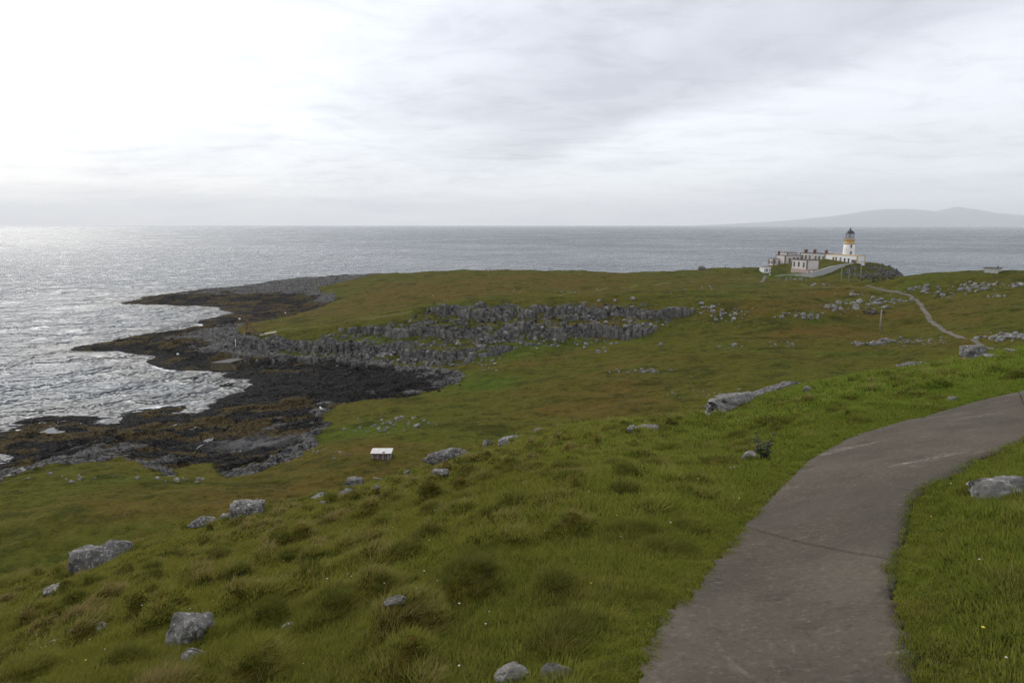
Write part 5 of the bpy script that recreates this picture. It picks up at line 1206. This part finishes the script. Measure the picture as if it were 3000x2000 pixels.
def scatter(name, P, idx_, rot, scl, tone, lus, label):
    me = bpy.data.meshes.new(name); me.vertices.add(len(P)); me.vertices.foreach_set('co', np.asarray(P, np.float32).ravel())
    for k, a, ty in (('idx', idx_, 'INT'), ('scl', scl, 'FLOAT'), ('tone', tone, 'FLOAT'), ('lush', lus, 'FLOAT')):
        at = me.attributes.new(k, ty, 'POINT'); at.data.foreach_set('value', np.asarray(a, np.int32 if ty == 'INT' else np.float32))
    at = me.attributes.new('rot', 'FLOAT_VECTOR', 'POINT'); at.data.foreach_set('vector', np.asarray(rot, np.float32).ravel())
    o = put(name, me, None, kind='stuff', label=label, category='grass'); ng = bpy.data.node_groups.new(name, 'GeometryNodeTree')
    ng.interface.new_socket('Geometry', in_out='INPUT', socket_type='NodeSocketGeometry'); ng.interface.new_socket('Geometry', in_out='OUTPUT', socket_type='NodeSocketGeometry')
    N = ng.nodes; gi = N.new('NodeGroupInput'); go = N.new('NodeGroupOutput'); ip = N.new('GeometryNodeInstanceOnPoints'); ci = N.new('GeometryNodeCollectionInfo')
    ci.inputs[0].default_value = gcol; ci.inputs[1].default_value = True; ci.inputs[2].default_value = True
    def na(nm, ty): n = N.new('GeometryNodeInputNamedAttribute'); n.data_type = ty; n.inputs[0].default_value = nm; return n.outputs[0]
    lk = ng.links.new; lk(gi.outputs[0], ip.inputs['Points']); lk(ci.outputs[0], ip.inputs['Instance']); ip.inputs['Pick Instance'].default_value = True
    lk(na('idx', 'INT'), ip.inputs['Instance Index']); lk(na('rot', 'FLOAT_VECTOR'), ip.inputs['Rotation']); lk(na('scl', 'FLOAT'), ip.inputs['Scale']); lk(ip.outputs[0], go.inputs[0])
    md = o.modifiers.new('scatter', 'NODES'); md.node_group = ng; return o
BRG = np.zeros_like(ZG); BRG[act] = c01(brown); LUG = np.zeros_like(ZG); LUG[act] = c01(lush); NEG = np.zeros_like(ZG); NEG[act] = isnear; TUG = np.zeros_like(ZG); TUG[act] = tuss * (.25 + .75 * patchy) * (1 - .3 * lat); RKG = np.zeros_like(ZG); RKG[act] = c01(rock); TDG = np.zeros_like(ZG); TDG[act] = tdark; TBG = np.zeros_like(ZG); TBG[act] = tblond
def samp(F, x, y):
    c = np.clip(np.round((x / (y + 6.0) - rr[0]) / (rr[1] - rr[0])), 0, NC - 1).astype(int); j = np.clip(np.round(np.interp(np.log(np.maximum(y + 6.0, 6.2)), lr, np.arange(len(rows)))), 0, len(rows) - 1).astype(int); return F[j, c]
def ring(y0, y1, dens, near=True):
    wmax = .93 * (y1 + 3); n = int(dens * 2 * wmax * (y1 - y0)); x = rng.uniform(-wmax, wmax, n); y = rng.uniform(y0, y1, n); k = np.abs(x) < .93 * (y + 3); x, y = x[k], y[k]
    if near:
        k = (samp(NEG, x, y) > .35); x, y = x[k], y[k]; sd = poly_sd(path_poly, x, y); k = sd < .02 + .22 * fbm(x / .4, y / .4, 3, 3)
        for (rx0, ry0, ra, rb) in NEAR_ROCKS: k &= ((x - rx0) / ra) ** 2 + ((y - ry0 + .2 * rb) / (rb * 1.05)) ** 2 > 1
        x, y, sd = x[k], y[k], sd[k]
    else:
        k = (samp(NEG, x, y) < .35) & (samp(RKG, x, y) < .3); x, y = x[k], y[k]; sd = np.full(x.shape, -9.0)
        pdd = np.full(x.shape, 9.0); mm = y > 120; pdd[mm] = polyline_d(fp, x[mm], y[mm]); k = pdd > 1.3; x, y, sd = x[k], y[k], sd[k]
    return x, y, sd
GP = []
for (y0, y1, dens, s0, s1, near, lod) in [(.5, 6, 380, .7, 1.2, True, 0), (6, 13, 170, .9, 1.4, True, 1), (13, 26, 66, 1.2, 1.9, True, 2), (26, 70, 20, 1.7, 2.7, True, 2), (50, 115, 6, 1.7, 3.0, False, 2), (115, 260, 1.9, 2.3, 3.8, False, 2)]:
    x, y, sd = ring(y0, y1, dens, near); z = ground(x, y); z = np.where(sd > -.06, np.maximum(z, near_hill(x, y) + .005), z) if near else z; tu = samp(TUG, x, y); br = samp(BRG, x, y); lu = samp(LUG, x, y); n = len(x)
    pt = sstep(fbm(x / 3.1, y / 3.1, 3, 201), -.35, .35); la = sstep(x - .14 * y, -6, 10)
    ptus = np.clip(tu * 6 + .08 + .25 * pt - .25 * la, 0, .95) * sstep(-sd, .1, .8) if near else np.full(n, .25)
    istus = rng.uniform(0, 1, n) < ptus; dryp = np.clip(br * .75 + .35 * (fbm(x / 1.3, y / 1.3, 2, 205)) - .12 * la, .02, .6)
    isdry = istus & (rng.uniform(0, 1, n) < dryp)
    ix = np.where(isdry, rng.integers(8, 11, n), np.where(istus, rng.integers(4, 8, n), rng.integers(0, 4, n)))
    sc_ = rng.uniform(s0, s1, n) * np.where(istus, .75 if near else .6, 1.0); sc_ = sc_ * (1 - .4 * (sd > -.3) - .2 * (sd > 0))
    rot = np.stack([rng.normal(0, .08, n), rng.normal(0, .08, n), rng.normal(.35, .55, n)], 1)
    tn = np.clip(.42 * br + np.where(isdry, .25, 0) + .25 * fbm(x / 1.1, y / 1.1, 2, 207) - .18 * la - .05, 0, 1)
    if not near:
        tn = np.clip(.15 + .95 * br + .2 * fbm(x / 4, y / 2, 2, 209), 0, 1); kk = rng.uniform(0, 1, n) < .25 + .75 * sstep(fbm(x / 6, y / 3.5, 3, 211), -.1, .35); x, y, z, ix, sc_, tn, lu, la, rot = x[kk], y[kk], z[kk], ix[kk], sc_[kk], tn[kk], lu[kk], la[kk], rot[kk]
    if near:
        td = samp(TDG, x, y); tb = samp(TBG, x, y) * (1 - .6 * la); tn = np.clip(tn + .38 * tb - .35 * td, 0, 1); lu = np.where(td > .3, -1.2 * td - .2 * la, lu)
    GP.append((np.stack([x, y, z], 1), ix + 11 * lod, rot, sc_, tn, np.clip(lu + .2 * la, -1, 1)))
cat = [np.concatenate([g_[k] for g_ in GP[:4]]) for k in range(6)]
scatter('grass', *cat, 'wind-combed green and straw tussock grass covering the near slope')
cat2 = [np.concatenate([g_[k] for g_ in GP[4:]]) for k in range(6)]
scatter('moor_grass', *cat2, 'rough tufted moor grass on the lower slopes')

# wildflowers: tiny pale and yellow heads in the near turf
fv = MB(); fy = MB()
for k in range(240):
    y = 2 + 16 * random.random() ** 1.3; x = random.uniform(-.8, .85) * (y + 1)
    if poly_sd(path_poly, np.array([x]), np.array([y]))[0] > -.1: continue
    z = gz(x, y); s_ = random.uniform(.004, .009); h = random.uniform(.10, .24); mb = fy if random.random() < .3 else fv
    mb.lathe([(s_ * .3, z + h - s_ * .5), (s_, z + h), (s_ * .3, z + h + s_ * .4)], 6, x, y)
fv.build('pale_flowers', plain('pale_petals', (.55, .52, .42), .8, .1, 9), None, kind='stuff', label='tiny pale flower heads dotted through the near turf', category='flowers'); fy.build('yellow_flowers', plain('yellow_petals', (.65, .50, .05), .8, .1, 9), None, kind='stuff', label='tiny yellow flower heads dotted through the near turf', category='flowers')

# ------------------------------------------------------------------ sea haze
hz_me = MB().box(-52000, 52000, -3000, 38500, -6, 1050).mesh('haze'); mh = bpy.data.materials.new('haze'); mh.use_nodes = True; mh.node_tree.nodes.clear()
nh = NT(mh.node_tree); ho = nh.node('ShaderNodeOutputMaterial'); pv = nh.node('ShaderNodeVolumePrincipled', {'Color': (.965, .985, 1.0, 1), 'Density': 1 / 20500.0, 'Anisotropy': .15}); nh.l.new(pv.outputs[0], ho.inputs['Volume'])
hz_me.materials.append(mh); put('haze', hz_me, None, kind='stuff', label='thin pale sea haze over the whole bay', category='haze')
